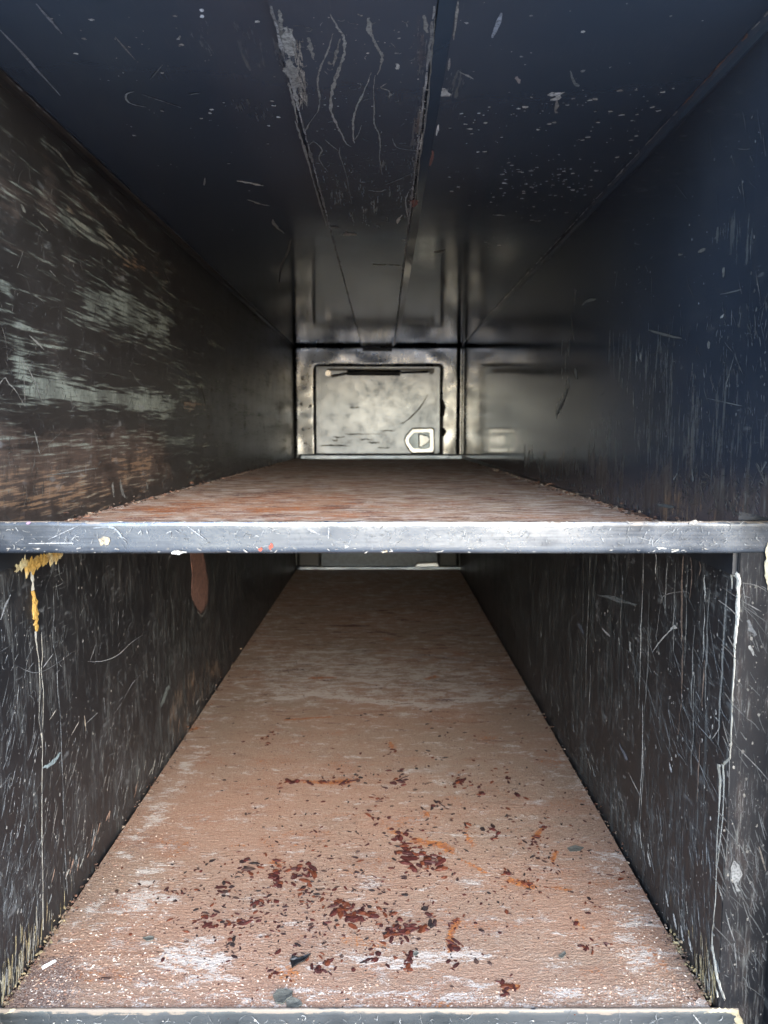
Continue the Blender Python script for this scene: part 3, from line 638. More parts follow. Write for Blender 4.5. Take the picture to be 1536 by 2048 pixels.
def latch(door, cx, cz, s, y):
    """paddle latch: rim with one pointed side, sunk dish, wedge paddle"""
    O = [(-0.55,0.8),(-0.42,0.96),(0.85,1.0),(0.97,0.9),(1.0,-0.85),(0.9,-0.97),(-0.4,-1.0),(-0.58,-0.85),(-0.86,-0.3),(-0.93,0.02),(-0.86,0.34)]
    outer = [(cx+a*s*1.0, cz+b*s*0.8) for a, b in O]; inner = [(cx+a*s*0.74, cz+b*s*0.54) for a, b in O]
    dark = [(cx+a*s*1.08, cz+b*s*0.88) for a, b in O]
    obj('latch_gasket', *poly_prism(dark, y-0.002, y-0.0002), M['black'], door)
    n = len(O); V = [(p[0], y-0.0024, p[1]) for p in outer]+[(p[0], y-0.0085, p[1]) for p in outer]+[(p[0], y-0.0085, p[1]) for p in inner]+[(p[0], y-0.0026, p[1]) for p in inner]
    F = []
    for r_ in range(3):
        for i in range(n): j = (i+1) % n; F.append((r_*n+i, r_*n+n+i, r_*n+n+j, r_*n+j))
    bevel(obj('latch_rim', V, F, M['latch'], door), 0.002, 2)
    obj('latch_dish', [(p[0], y-0.0030, p[1]) for p in inner], [tuple(range(n))], M['latch_dish'], door)
    W = [(-0.05,0.62),(0.55,0.42),(0.8,0.1),(0.55,-0.25),(0.06,-0.6),(-0.03,-0.55)]
    V = [(cx+a*s, y-0.0032, cz+b*s*0.8) for a, b in W]+[(cx+a*s*0.9+0.004, y-0.016+0.006*a, cz+b*s*0.7) for a, b in W]; k = len(W)
    bevel(obj('latch_paddle', V, [tuple(range(k, 2*k))]+[(i, (i+1) % k, (i+1) % k+k, i+k) for i in range(k)], M['latch'], door), 0.002, 2)
    obj('latch_pivot', *box(cx-0.26*s, cx-0.10*s, y-0.011, y-0.0031, cz-0.42*s, cz+0.5*s), M['latch_dish'], door)
# upper door
yd = YD-0.009
dv, df = poly_prism(rrect(dx0+0.001, dx1-0.001, dz0, dz1-0.001, 0.010), yd, YD-0.0005)
door = obj('access_door', dv, df, M['door'], bx, label='upper aluminium access door with a bright paddle latch and black gas strut')
bevel(door, 0.0015, 2)
# folded return along the door's left edge, stiffening bead
obj('door_fold', *box(dx0+0.004, dx0+0.020, yd-0.005, yd-0.0005, dz0+0.004, dz1-0.016), M['door'], door)
obj('door_fold', *box(dx1-0.020, dx1-0.005, yd-0.004, yd-0.0005, dz0+0.004, dz1-0.016), M['door'], door)
lx, lz = (fx(808)+fx(868))/2, (fz(857)+fz(905))/2
latch(door, lx, lz, (fx(868)-fx(808))/2, yd)
# gas strut along the top of the door
zt = fz(746)
obj('strut_tube', *tube([(fx(695), yd-0.022, zt+0.001), (fx(800), yd-0.022, zt-0.001)], 0.013, 12), M['strut'], door, smooth=False)
obj('strut_rod', *tube([(fx(800), yd-0.022, zt+0.001), (fx(855), yd-0.022, zt+0.004)], 0.005, 10), M['strut'], door)
obj('strut_rod', *tube([(fx(664), yd-0.022, fz(753)), (fx(697), yd-0.022, fz(747))], 0.0065, 10), M['rod'], door)
obj('strut_cap', *tube([(fx(862), yd-0.034, fz(743)), (fx(862), yd-0.0005, fz(743))], 0.014, 14), M['strut'], door)
obj('strut_cap', *tube([(fx(658), yd-0.034, fz(748)), (fx(658), yd-0.0005, fz(748))], 0.015, 14), M['rod'], door)
obj('strut_bracket', *box(fx(655), fx(868), yd-0.006, yd-0.0005, fz(742), fz(737)), M['strut'], door)
# lower door
d2 = obj('access_door', *poly_prism(rrect(fx(641), fx(876), lz0+0.002, lz1, 0.012), yd, YD-0.0005), M['door_low'], bx, label='lower blue grey access door, only its foot visible under the shelf')
bevel(d2, 0.0015, 2)
latch(d2, (fx(820)+fx(880))/2, fz(1148), (fx(868)-fx(808))/2, yd)
# sills in front of both doors
sl = wavy_plate('door_sill', fx(596), fx(940), fz(921), fz(907)-0.002, YD-0.030, 0.017, M['sill'], bx, 0.003)
sl2 = wavy_plate('door_sill', fx(590), fx(934), lz0-0.004, lz0+0.016, YD-0.034, 0.020, M['sill'], bx, 0.003)
# label plate on the header, rivets, strikers, seams
obj('header_plate_tag', *box(fx(726), fx(784), yw-0.007, yw-0.001, fz(703), fz(696)), M['black'], bx)
for (a, b) in ((605,757),(604,808),(621,812),(606,858),(610,886),(577,805)):
    V, F = [], []
    c = (fx(a), yw-0.0005, fz(b)); rr = 0.008
    for i in range(4):
        t = R(90*i/4)
        for k in range(10): V.append((c[0]+rr*math.cos(t)*math.cos(0.628*k), c[1]-rr*0.5*math.sin(t), c[2]+rr*math.cos(t)*math.sin(0.628*k)))
    V.append((c[0], c[1]-rr*0.5, c[2]))
    for i in range(3):
        for k in range(10): F.append((i*10+k, i*10+(k+1) % 10, (i+1)*10+(k+1) % 10, (i+1)*10+k))
    for k in range(10): F.append((30+k, 30+(k+1) % 10, 40))
    obj('rivet', V, F, M['far'], bx, smooth=True)
obj('striker', *tube([(fx(884), yw-0.006, fz(800)), (fx(887), yw-0.008, fz(815)), (fx(886), yw-0.005, fz(832))], [0.006, 0.011, 0.006], 8), M['black'], bx)
obj('striker', *tube([(fx(886), yw-0.006, fz(856)), (fx(889), yw-0.010, fz(863)), (fx(886), yw-0.005, fz(872))], [0.005, 0.012, 0.006], 8), M['black'], bx)

# ------------------------------------------------------------------ sealant beads and drips
def bead(name, pts, rad, mat, parent, s, step=0.004, lump=0.5, seed=1, flat=0.6, label=None):
    rnd = random.Random(seed); P = [Vector(p) for p in pts]; Q = []; RR = []
    for i in range(len(P)-1):
        L = (P[i+1]-P[i]).length; n = max(2, int(L/step))
        for k in range(n):
            t = k/n; Q.append(P[i].lerp(P[i+1], t)); RR.append((rad[i]*(1-t)+rad[i+1]*t))
    Q.append(P[-1]); RR.append(rad[-1]); n_ = Vector(NORM[s]); seg = 9; V = []; F = []
    for i, p in enumerate(Q):
        d = (Q[min(i+1, len(Q)-1)]-Q[max(i-1, 0)]).normalized(); sd = d.cross(n_).normalized()
        r = RR[i]; off = sd*r*rnd.uniform(-lump, lump)*0.6
        ra = r*rnd.uniform(1-lump, 1+lump); rb = r*rnd.uniform(1-lump, 1+lump)
        for k in range(seg):
            t = math.pi*k/(seg-1); w = (ra if t < math.pi/2 else rb)*rnd.uniform(1-lump*0.35, 1+lump*0.35)
            V.append(tuple(p+off+sd*w*math.cos(t)+n_*(r*flat*math.sin(t)*rnd.uniform(0.7, 1.2)-0.0003)))
    for i in range(len(Q)-1):
        for k in range(seg-1): F.append((i*seg+k, i*seg+k+1, (i+1)*seg+k+1, (i+1)*seg+k))
    return obj(name, V, F, mat, parent, smooth=False, label=label)
def L_(*pp): return [at(x, y, 'left') for x, y in pp]
def R_(*pp): return [at(x, y, 'right') for x, y in pp]
def offn(pts, s, d): return [tuple(Vector(p)+Vector(NORM[s])*d) for p in pts]
bead('sealant_bead', offn(L_((22,1138),(45,1131),(70,1122),(95,1113),(118,1106)), 'left', 0.004), [0.004,0.0075,0.007,0.006,0.005], M['seal_yellow'], lw_lo, 'left', 0.003, 0.75, 3)
bead('sealant_bead', L_((62,1128),(64,1150),(66,1180)), [0.003,0.0032,0.003], M['seal_white'], lw_lo, 'left', 0.004, 0.5, 4)
bead('sealant_bead', L_((65,1180),(68,1205),(71,1235),(73,1262)), [0.0032,0.0062,0.0058,0.0035], M['seal_yellow'], lw_lo, 'left', 0.0035, 0.55, 5, label='orange yellow blob of old sealant')
bead('sealant_bead', L_((72,1262),(73,1290),(78,1320),(80,1370),(78,1440),(83,1470)), [0.0028,0.0016,0.0012,0.0012,0.001,0.001], M['seal_white'], lw_lo, 'left', 0.006, 0.45, 6, 0.35)
bead('sealant_bead', L_((83,1265),(85,1310),(82,1340),(87,1380),(86,1440),(83,1470)), [0.0013,0.0014,0.0012,0.0012,0.0012,0.001], M['seal_white'], lw_lo, 'left', 0.006, 0.45, 7, 0.35)
bead('sealant_bead', L_((83,1465),(85,1490),(84,1580),(84,1680),(86,1780),(86,1860)), [0.0024,0.0013,0.0012,0.0014,0.0012,0.0018], M['seal_white'], lw_lo, 'left', 0.006, 0.45, 8, 0.35)
bead('sealant_bead', R_((1462,1141),(1476,1152),(1477,1200),(1474,1240),(1469,1290)), [0.005,0.0042,0.0040,0.0036,0.0025], M['seal_white'], rw_lo, 'right', 0.004, 0.35, 31, 0.5, label='thick white sealant run on the right wall')
bead('sealant_bead', R_((1462,1141),(1464,1160),(1464,1178)), [0.003,0.002,0.0008], M['seal_white'], rw_lo, 'right', 0.004, 0.4, 32)
bead('sealant_bead', R_((1469,1290),(1468,1340),(1464,1400),(1462,1470),(1460,1515),(1448,1528)), [0.0022,0.0018,0.0016,0.0016,0.0014,0.002], M['seal_white'], rw_lo, 'right', 0.005, 0.4, 33, 0.4)
bead('sealant_bead', R_((1438,1528),(1440,1560),(1438,1620),(1434,1680),(1432,1740)), [0.0040,0.0028,0.0013,0.0013,0.0012], M['seal_white'], rw_lo, 'right', 0.005, 0.4, 34, 0.4)
bead('sealant_bead', R_((1446,1528),(1448,1570),(1445,1640),(1436,1720),(1433,1740),(1431,1800),(1424,1870),(1424,1900)), [0.0030,0.0016,0.0013,0.0012,0.0012,0.0014,0.0016,0.0022], M['seal_white'], rw_lo, 'right', 0.005, 0.4, 35, 0.4)
bead('sealant_bead', R_((1424,1890),(1432,1940),(1440,1975),(1450,2000)), [0.0022,0.0035,0.003,0.0025], M['seal_white'], rw_lo, 'right', 0.004, 0.6, 36, 0.5)
bead('sealant_bead', R_((1415,1910),(1424,1950),(1436,1995)), [0.0012,0.0022,0.0018], M['seal_white'], rw_lo, 'right', 0.004, 0.6, 37, 0.5)
# right end of the shelf lip and of the floor edge
def F_(*pp): return [(p[0], p[1]-0.003, p[2]) for p in (at(x, y, 'lip') for x, y in pp)]
bead('sealant_bead', [(p[0], p[1]-0.002, p[2]) for p in F_((1540,1062),(1539,1090),(1536,1110),(1531,1130),(1534,1150),(1535,1182))], [0.002,0.0035,0.005,0.004,0.003,0.0015], M['seal_cream'], post, 'lip', 0.003, 0.5, 41, 0.5)
bead('sealant_bead', F_((1400,2022),(1430,2018),(1460,2019),(1474,2026),(1476,2046),(1478,2070)), [0.0015,0.0025,0.003,0.004,0.005,0.004], M['seal_cream'], post, 'lip', 0.003, 0.55, 42, 0.5)
bead('sealant_bead', F_((0,2022),(12,2021),(30,2019),(62,2021)), [0.002,0.003,0.0035,0.0015], M['seal_cream'], flip_, 'lip', 0.003, 0.55, 43, 0.5)

# brown peeled primer tongue on the lower left wall
pts = [(379,1100),(404,1100),(410,1130),(416,1165),(414,1200),(403,1226),(390,1212),(382,1190),(384,1150)]
V = [tuple(Vector(at(x, y, 'left'))+Vector((0.0012, 0, 0))) for x, y in pts]; n9 = len(V)
V += [(XL+0.0002, p[1], p[2]) for p in V]
M['primer'] = simple('brown_primer', (0.20,0.105,0.08), 0.8, scale=90, bump=0.5)
obj('primer_patch', V, [tuple(range(n9))]+[(i, i+n9, (i+1) % n9+n9, (i+1) % n9) for i in range(n9)], M['primer'], lw_lo, label='red brown tongue of bare primer')
mt = Marks('left', 0.0018)
ed = [(x+random.uniform(-3, 3), y) for x, y in pts[2:]]; mt.px(ed, 0.0035, (0.30,0.17,0.14), 0.5, 5, False); mt.px([(392,1222),(403,1232),(412,1215)], 0.004, (0.45,0.43,0.4), 0.4)
mt.build('peeled_rim', lw_lo)

# ------------------------------------------------------------------ scratches
GY = (0.98, 1.0, 1.0); WM = (1.05, 0.98, 0.88)
# lower left wall
m = Marks('left', 0.0005, 0.95)
LL = [(0,1125),(420,1112),(560,1112),(560,1165),(420,1390),(280,1600),(40,1940),(0,1980)]
m.scatter([(0,1150),(330,1130),(380,1250),(300,1500),(100,1850),(0,1900)], 270, (0.006,0.04), 52, 18, (0.0003,0.0010), (0.08,0.40), GY)
m.scatter([(0,1400),(70,1400),(80,1850),(0,1960)], 120, (0.01,0.05), 60, 10, (0.0005,0.0014), (0.12,0.34), GY)
m.scatter([(60,1500),(300,1450),(250,1620),(90,1830)], 130, (0.01,0.05), 55, 10, (0.0005,0.0012), (0.14,0.34), WM)
m.scatter(LL, 160, (0.005,0.03), 20, 50, (0.0004,0.001), (0.1,0.3), GY, 0.3)
m.flecks(LL, 420, (0.0006,0.0028), (0.10,0.45), WM, (1, 1.4), 3)
m.scatter([(300,1112),(560,1112),(560,1165),(430,1380),(330,1430)], 300, (0.02,0.12), 88, 5, (0.001,0.004), (0.05,0.14), (0.95,1,0.93))
m.px([(175,1323),(205,1322),(235,1310),(262,1285),(285,1270)], 0.0012, (0.4,0.4,0.4)); m.px([(190,1290),(180,1320)], 0.0028, (0.3,0.3,0.3)); m.px([(115,1112),(118,1150),(125,1165),(105,1175)], 0.0009, (0.35,0.35,0.33))
m.px([(105,1175),(107,1230),(104,1280),(112,1320),(115,1385),(120,1440),(122,1500),(125,1580),(128,1680),(134,1790)], 0.0015, (0.26,0.27,0.27), 0.6, 6, False)
m.px([(85,1335),(105,1308)], 0.0022, (0.4,0.4,0.4)); m.px([(98,1440),(112,1418)], 0.0022, (0.5,0.45,0.38)); m.px([(142,1470),(158,1442)], 0.0022, (0.42,0.38,0.33)); m.px([(168,1432),(171,1462)], 0.0026, (0.5,0.42,0.32)); m.px([(168,1450),(195,1425)], 0.001, (0.35,0.35,0.34))
m.px([(225,1430),(240,1410),(262,1370),(280,1350)], 0.001, (0.33,0.33,0.33)); m.px([(85,1535),(105,1525),(120,1505)], 0.006, (0.30,0.36,0.36), 0.5); m.px([(320,1410),(330,1390),(338,1370)], 0.02, (0.16,0.18,0.17), 0.5); m.px([(0,1240),(10,1210),(20,1190)], 0.003, (0.34,0.34,0.34), 0.5)
m.px([(232,1590),(240,1560),(246,1520)], 0.0025, (0.3,0.3,0.3)); m.px([(262,1540),(265,1515)], 0.0025, (0.34,0.33,0.3)); m.px([(30,1330),(80,1345),(150,1300)], 0.0008, (0.22,0.22,0.22))
for q in range(46):      # loose paint at the foot of the wall
    t = random.random(); x = 95+(430-95)*t+random.uniform(-6, 2); y = 1830+(1395-1830)*t-random.uniform(4, 50)*(1-0.4*t)
    m.px([(x, y), (x+random.uniform(2, 9), y-random.uniform(10, 34))], random.uniform(0.001, 0.0045), random.choice(((0.5,0.48,0.42),(0.36,0.37,0.36),(0.25,0.26,0.25),(0.4,0.26,0.19))), 0.5)
m.build('scratches', lw_lo)
# lower right wall
m = Marks('right', 0.0005, 0.95)
RL = [(960,1112),(1440,1112),(1474,1150),(1470,1400),(1430,1880),(1430,1990),(1280,1780),(945,1165)]
m.scatter(RL, 170, (0.006,0.04), 62, 20, (0.0003,0.0010), (0.08,0.36), GY)
m.scatter([(1080,1440),(1240,1560),(1440,1700),(1425,1960),(1250,1730)], 200, (0.008,0.05), 70, 9, (0.0004,0.0015), (0.08,0.32), GY)
m.scatter([(1240,1250),(1470,1250),(1470,1560),(1300,1520)], 120, (0.01,0.12), 32, 14, (0.0004,0.0009), (0.12,0.34), GY, 0.08)
m.scatter([(960,1115),(1250,1115),(1280,1400),(1150,1480),(1010,1260)], 260, (0.03,0.16), 89, 3, (0.001,0.004), (0.05,0.13), (0.95,1,0.96))
m.flecks(RL, 640, (0.0005,0.0026), (0.12,0.5), WM, (1, 1.6), 3)
for (x, y0, y1, w, g) in ((1181,1106,1400,.0022,.34),(1182,1330,1420,.003,.3),(1288,1106,1420,.0020,.42),(1286,1400,1640,.0022,.45),(1312,1106,1144,.003,.45),(1337,1106,1230,.0024,.22),(1352,1120,1300,.0024,.18),
        (1411,1150,1200,.003,.42),(1413,1200,1320,.002,.34),(1420,1180,1420,.003,.16),(1456,1160,1340,.003,.2),(1452,1240,1500,.003,.2),(1300,1180,1460,.003,.14),(1246,1150,1290,.002,.2),(1168,1106,1250,.003,.12),(1290,1480,1720,.0015,.3),(1390,1350,1560,.003,.14),(1376,1150,1330,.002,.18),(1391,1250,1420,.0016,.22)):
    m.drip(x, y0, y1, w*1.35, (g*1.35, g*1.32, g*1.22))
for (x, y0, y1, w, g) in ((1368,1112,1280,.0060,.20),(1368,1270,1400,.0045,.15),(1364,1400,1480,.003,.14),(1410,1320,1420,.003,.26),(1402,1480,1620,.003,.18),(1400,1120,1150,.003,.2)): m.drip(x, y0, y1, w, (g*1.25, g*0.9, g*0.7), 0.5)
m.px([(1380,1106),(1400,1114),(1420,1124),(1448,1137)], 0.002, (0.36,0.24,0.18), 0.6, 5, False)
m.px([(1382,1112),(1385,1150),(1380,1200)], 0.003, (0.22,0.16,0.13), 0.6)
m.px([(1305,1306),(1320,1284),(1338,1264),(1348,1254)], 0.002, (0.5,0.48,0.44)); m.px([(1342,1262),(1346,1255),(1355,1256)], 0.005, (0.62,0.6,0.56), 0.5); m.px([(1312,1290),(1322,1210),(1332,1190),(1370,1183),(1382,1190)], 0.0008, (0.34,0.32,0.3))
m.px([(1205,1257),(1221,1273)], 0.0035, (0.5,0.5,0.5)); m.px([(1238,1275),(1240,1290)], 0.006, (0.4,0.4,0.38), 0.6); m.px([(1260,1282),(1262,1305)], 0.006, (0.45,0.45,0.42), 0.6); m.chip(*auv(1246,1158,'right'), .003,.004,(.6,.6,.6)); m.chip(*auv(1247,1185,'right'), .003,.003,(.6,.6,.6))
m.px([(1195,1190),(1240,1200),(1275,1210)], 0.006, (0.14,0.15,0.15), 0.5); m.px([(1156,1245),(1168,1265)], 0.012, (0.13,0.14,0.17), 0.5); m.px([(1084,1260),(1082,1275)], 0.006, (0.5,0.5,0.5), 0.4); m.px([(1092,1140),(1095,1165)], 0.005, (0.34,0.34,0.32), 0.5); m.px([(1080,1170),(1080,1200)], 0.004, (0.3,0.3,0.29), 0.4); m.px([(1098,1190),(1096,1215)], 0.006, (0.3,0.3,0.29), 0.5)
m.px([(1258,1545),(1270,1570),(1282,1592)], 0.002, (0.45,0.43,0.4)); m.px([(1340,1524),(1344,1545)], 0.006, (0.5,0.5,0.5), 0.5); m.px([(1240,1490),(1256,1520)], 0.01, (0.16,0.17,0.2), 0.5)
m.px([(1350,1450),(1420,1560),(1440,1600)], 0.0009, (0.3,0.3,0.3)); m.px([(1380,1430),(1440,1500)], 0.0008, (0.3,0.3,0.3)); m.px([(1380,1480),(1430,1600)], 0.0008, (0.26,0.26,0.26)); m.px([(1424,1480),(1438,1460),(1440,1445),(1432,1435)], 0.0018, (0.45,0.42,0.38), 0.5)
for q in range(60):
    t = random.random(); x = 1040+(1440-1040)*t+random.uniform(2, 12); y = 1320+(1985-1320)*t-random.uniform(2, 44)
    m.px([(x, y), (x-random.uniform(1, 7), y-random.uniform(8, 34))], random.uniform(0.001, 0.004), random.choice(((0.5,0.5,0.46),(0.32,0.33,0.33),(0.24,0.25,0.25),(0.4,0.38,0.34))), 0.5)
for (x, y) in ((1332,1800),(1348,1845),(1362,1868),(1378,1890),(1296,1720)): m.px([(x, y-18), (x+3, y), (x+6, y+14)], 0.006, (0.62,0.61,0.58), 0.5)
m.build('scratches', rw_lo)
# post in front of the right wall
m = Marks('lip', 0.0024, 0.36)
PO = [(1480,1150),(1536,1120),(1536,2040),(1440,1990),(1436,1800)]
m.scatter(PO, 90, (0.008,0.05), 118, 18, (0.0004,0.0012), (0.10,0.34), GY); m.scatter([(1440,1700),(1536,1650),(1536,2040),(1470,2000)], 80, (0.01,0.05), 112, 9, (0.0005,0.0016), (0.12,0.34), GY); m.flecks(PO, 130, (0.0005,0.0022), (0.12,0.5), WM, (1,1.4), 3)
m.px([(1482,1165),(1510,1170),(1536,1185)], 0.0012, (0.25,0.24,0.23)); m.px([(1484,1202),(1520,1222)], 0.0012, (0.34,0.33,0.33)); m.px([(1496,1290),(1505,1310)], 0.004, (0.5,0.5,0.48), 0.5); m.px([(1492,1240),(1510,1270)], 0.008, (0.22,0.23,0.24), 0.6); m.px([(1470,1490),(1510,1530),(1536,1560)], 0.001, (0.3,0.3,0.3)); m.px([(1515,1690),(1530,1740)], 0.002, (0.4,0.34,0.28)); m.px([(1463,1720),(1476,1780)], 0.008, (0.45,0.45,0.44), 0.7)
m.build('scratches', post)
# upper left wall
m = Marks('left')
UL = [(0,300),(300,520),(420,640),(400,900),(300,960),(0,1020)]
m.scatter(UL, 230, (0.008,0.06), 50, 45, (0.0004,0.001), (0.08,0.24), WM, 0.2); m.scatter([(0,880),(320,880),(320,960),(0,1030)], 160, (0.006,0.03), 88, 14, (0.0004,0.0012), (0.12,0.34), (1.1,0.95,0.8))
m.scatter([(0,700),(60,560),(300,620),(400,860),(0,900)], 260, (0.005,0.02), 70, 30, (0.0004,0.0009), (0.10,0.30), GY); m.flecks(UL, 300, (0.0005,0.002), (0.08,0.3), WM, (1,1.2), 3)
Z = lambda *p: [(x/2.4, 480+y/2.4) for x, y in p]
for pts, w, g in ((Z((-10,700),(20,662),(40,690),(70,720),(118,800)),.0016,.55),(Z((118,800),(114,700),(108,575)),.0014,.5),(Z((108,575),(150,650),(180,720),(205,792)),.0020,.55),(Z((138,458),(210,526)),.0030,.55),(Z((162,920),(178,980),(188,1026)),.0034,.5),(Z((290,925),(240,970),(190,1026)),.001,.3),
        (Z((635,638),(655,675),(690,700),(745,705)),.0016,.3),(Z((800,1060),(795,1130),(775,1165)),.004,.22),(Z((220,1130),(330,1115),(470,1095)),.0022,.4),(Z((110,50),(80,135)),.0012,.25),(Z((235,145),(265,175)),.002,.35),(Z((215,690),(230,730)),.0012,.4),(Z((290,700),(305,760)),.0012,.35),(Z((335,730),(345,800)),.0012,.3),(Z((370,780),(335,825)),.0012,.32),
        (Z((540,1160),(540,1190),(545,1235)),.008,.5),(Z((575,1150),(582,1200),(600,1240)),.010,.42),(Z((700,1165),(708,1195)),.008,.4),(Z((745,0),(755,60),(762,120)),.004,.22),(Z((780,140),(812,210)),.006,.15),(Z((965,700),(985,790)),.012,.2),(Z((800,610),(800,660)),.01,.2)):
    m.px(pts, w, (g, g*0.97, g*0.88), 0.3)
Y_ = lambda *p: [(x/2, y/2) for x, y in p]
for pts, w, g in ((Y_((170,560),(240,620),(300,700),(365,745)),.004,.28),(Y_((165,770),(210,810),(260,860),(310,870)),.0016,.22),(Y_((260,860),(330,920),(400,960),(480,1030)),.006,.17),(Y_((300,600),(370,660),(440,720),(570,845)),.002,.18),(Y_((150,880),(190,925)),.0018,.28),(Y_((520,885),(495,965)),.0014,.2),(Y_((80,820),(100,850)),.006,.3),(Y_((310,740),(345,780),(420,850),(432,940)),.0012,.16)):
    m.px(pts, w, (g*1.05, g, g*0.85), 0.4)
m.build('scratches', lw_up)
# upper right wall
m = Marks('right')
UR = [(1200,520),(1536,200),(1536,1030),(1330,1000),(1180,900)]
m.flecks(UR, 230, (0.0004,0.0017), (0.10,0.5), GY, (1,1.5), 4); m.scatter([(1230,700),(1536,600),(1536,1030),(1330,1010),(1180,900)], 330, (0.005,0.022), 84, 22, (0.0004,0.0011), (0.08,0.26), (0.95,1,1.02)); m.scatter(UR, 60, (0.01,0.06), 60, 40, (0.0004,0.0009), (0.1,0.25), GY)
m.scatter([(1300,960),(1536,940),(1536,1035),(1350,1030)], 150, (0.006,0.03), 20, 40, (0.0005,0.0012), (0.12,0.3), WM)
W_ = lambda *p: [(960+x/2.667, 480+y/2.667) for x, y in p]
for pts, w, g in ((W_((515,265),(505,330)),.006,.26),(W_((545,350),(570,325),(620,318)),.005,.3),(W_((485,400),(492,470),(503,535)),.005,.26),(W_((440,535),(438,615)),.008,.42),(W_((505,690),(520,740)),.012,.3),(W_((475,780),(450,850),(408,930)),.010,.26),(W_((835,610),(840,650)),.006,.5),(W_((855,600),(862,650)),.006,.42),(W_((820,810),(820,915)),.002,.5),(W_((1005,570),(1000,650),(965,760)),.0012,.26),(W_((1365,600),(1330,720),(1305,815)),.0012,.34),
        (W_((1250,760),(1240,815)),.0014,.34),(W_((1215,845),(1330,870),(1400,885)),.001,.28),(W_((1195,690),(1200,735)),.0016,.32),(W_((900,480),(980,505),(1080,525)),.003,.2),(W_((1285,290),(1395,265)),.0012,.24),(W_((1165,65),(1205,48)),.004,.24),(W_((1060,80),(1085,75)),.003,.2),(W_((1298,150),(1305,195)),.008,.24),(W_((1220,540),(1225,580)),.006,.26),(W_((1285,415),(1305,400)),.004,.5),(W_((1035,1280),(1055,1245)),.003,.4),(W_((1135,1220),(1138,1290)),.005,.26),(W_((1500,1240),(1536,1180)),.0014,.28),(W_((940,1410),(1040,1425)),.004,.24)):
    m.px(pts, w, (g*0.95, g, g), 0.4)
for q in range(60):      # crusts along the shelf
    t = random.random(); x = 1080+(1310-1080)*t; y = 958+(1034-958)*t-random.uniform(0, 14)
    m.px([(x, y), (x+random.uniform(-2, 2), y-random.uniform(3, 12))], random.uniform(0.001, 0.006), random.choice(((0.42,0.42,0.4),(0.3,0.31,0.32),(0.36,0.28,0.22))), 0.5)
m.build('scratches', rw_up)
# crust at the foot of the upper left wall
m = Marks('left')
for q in range(50):
    t = random.random(); x = 160+(540-160)*t; y = 1026+(918-1026)*t-random.uniform(0, 10)
    m.px([(x, y), (x+random.uniform(-2, 2), y-random.uniform(3, 12))], random.uniform(0.001, 0.006), random.choice(((0.3,0.27,0.23),(0.2,0.18,0.16),(0.36,0.24,0.16))), 0.5)
m.build('crusted_dirt', lw_up)
# ceiling flecks and scrapes
m = Marks('ceil', 0.0006, 0.8)
m.flecks([(930,190),(1350,170),(1330,330),(1200,430),(900,440),(890,250)], 190, (0.0008,0.004), (0.25,0.6), WM, (1.3,1), 3)
m.flecks([(1000,330),(1180,330),(1180,390),(1000,400)], 60, (0.001,0.0045), (0.3,0.6), GY, (1.3,1), 2.5)
m.flecks([(80,20),(560,20),(600,400),(450,480),(300,400)], 80, (0.0006,0.003), (0.2,0.5), WM, (1.3,1), 4); m.flecks([(900,0),(1500,0),(1400,200),(900,200)], 26, (0.0006,0.003), (0.2,0.4), GY, (1.2,1), 3); m.flecks([(860,440),(1100,420),(1060,480),(850,520)], 14, (0.001,0.004), (0.2,0.35), WM, (1.8,1), 3)
ms_ = Marks('ceil', 0.0083, 0.8)
for (x, y) in ((183,38),(153,106),(514,42),(548,210),(557,233),(537,250),(268,270),(420,225),(423,218),(1166,62),(922,226),(958,225),(1038,216),(1075,258),(1045,344),(1052,367),(956,303)): m.chip(*auv(x, y, 'ceil'), .0032, .0028, (.62,.62,.6))
m.px([(404,16),(404,22)], 0.004, (0.75,0.77,0.8)); m.px([(404,28),(404,34)], 0.004, (0.75,0.77,0.8)); m.px([(473,361),(500,365),(526,371)], 0.011, (0.5,0.5,0.46), 0.4); m.px([(495,398),(520,407),(540,411)], 0.005, (0.34,0.34,0.3), 0.5); m.px([(545,438),(552,452),(568,466)], 0.007, (0.28,0.28,0.26), 0.5)
m.px([(0,58),(40,100),(80,145),(121,190)], 0.0034, (0.26,0.27,0.29), 0.2); m.px([(72,6),(100,38),(124,66)], 0.0028, (0.2,0.21,0.23), 0.3); m.px([(268,182),(254,186),(252,196),(262,206),(292,213)], 0.0024, (0.26,0.27,0.27)); m.px([(282,187),(330,203),(362,214)], 0.0016, (0.16,0.16,0.16)); m.px([(230,72),(270,118)], 0.002, (0.17,0.17,0.17)); m.px([(376,188),(400,185)], 0.002, (0.16,0.17,0.17)); m.px([(360,72),(356,78),(360,70)], 0.003, (0.4,0.4,0.38)); m.px([(300,158),(325,128)], 0.0015, (0.12,0.13,0.14))
m.px([(1003,24),(995,48),(984,74)], 0.005, (0.30,0.33,0.38), 0.15); m.px([(1096,190),(1118,186),(1108,200)], 0.012, (0.5,0.5,0.48), 0.6); m.px([(1100,190),(1122,184)], 0.006, (0.72,0.72,0.7), 0.4); m.px([(1112,196),(1113,225)], 0.006, (0.24,0.22,0.21), 0.6); m.px([(1032,152),(1040,165)], 0.005, (0.36,0.32,0.3), 0.4); m.px([(1140,140),(1150,165),(1158,172)], 0.004, (0.2,0.22,0.22), 0.6); m.px([(885,502),(872,505),(890,500)], 0.016, (0.34,0.33,0.29), 0.4); m.px([(985,429),(1010,430)], 0.007, (0.3,0.29,0.26), 0.5)
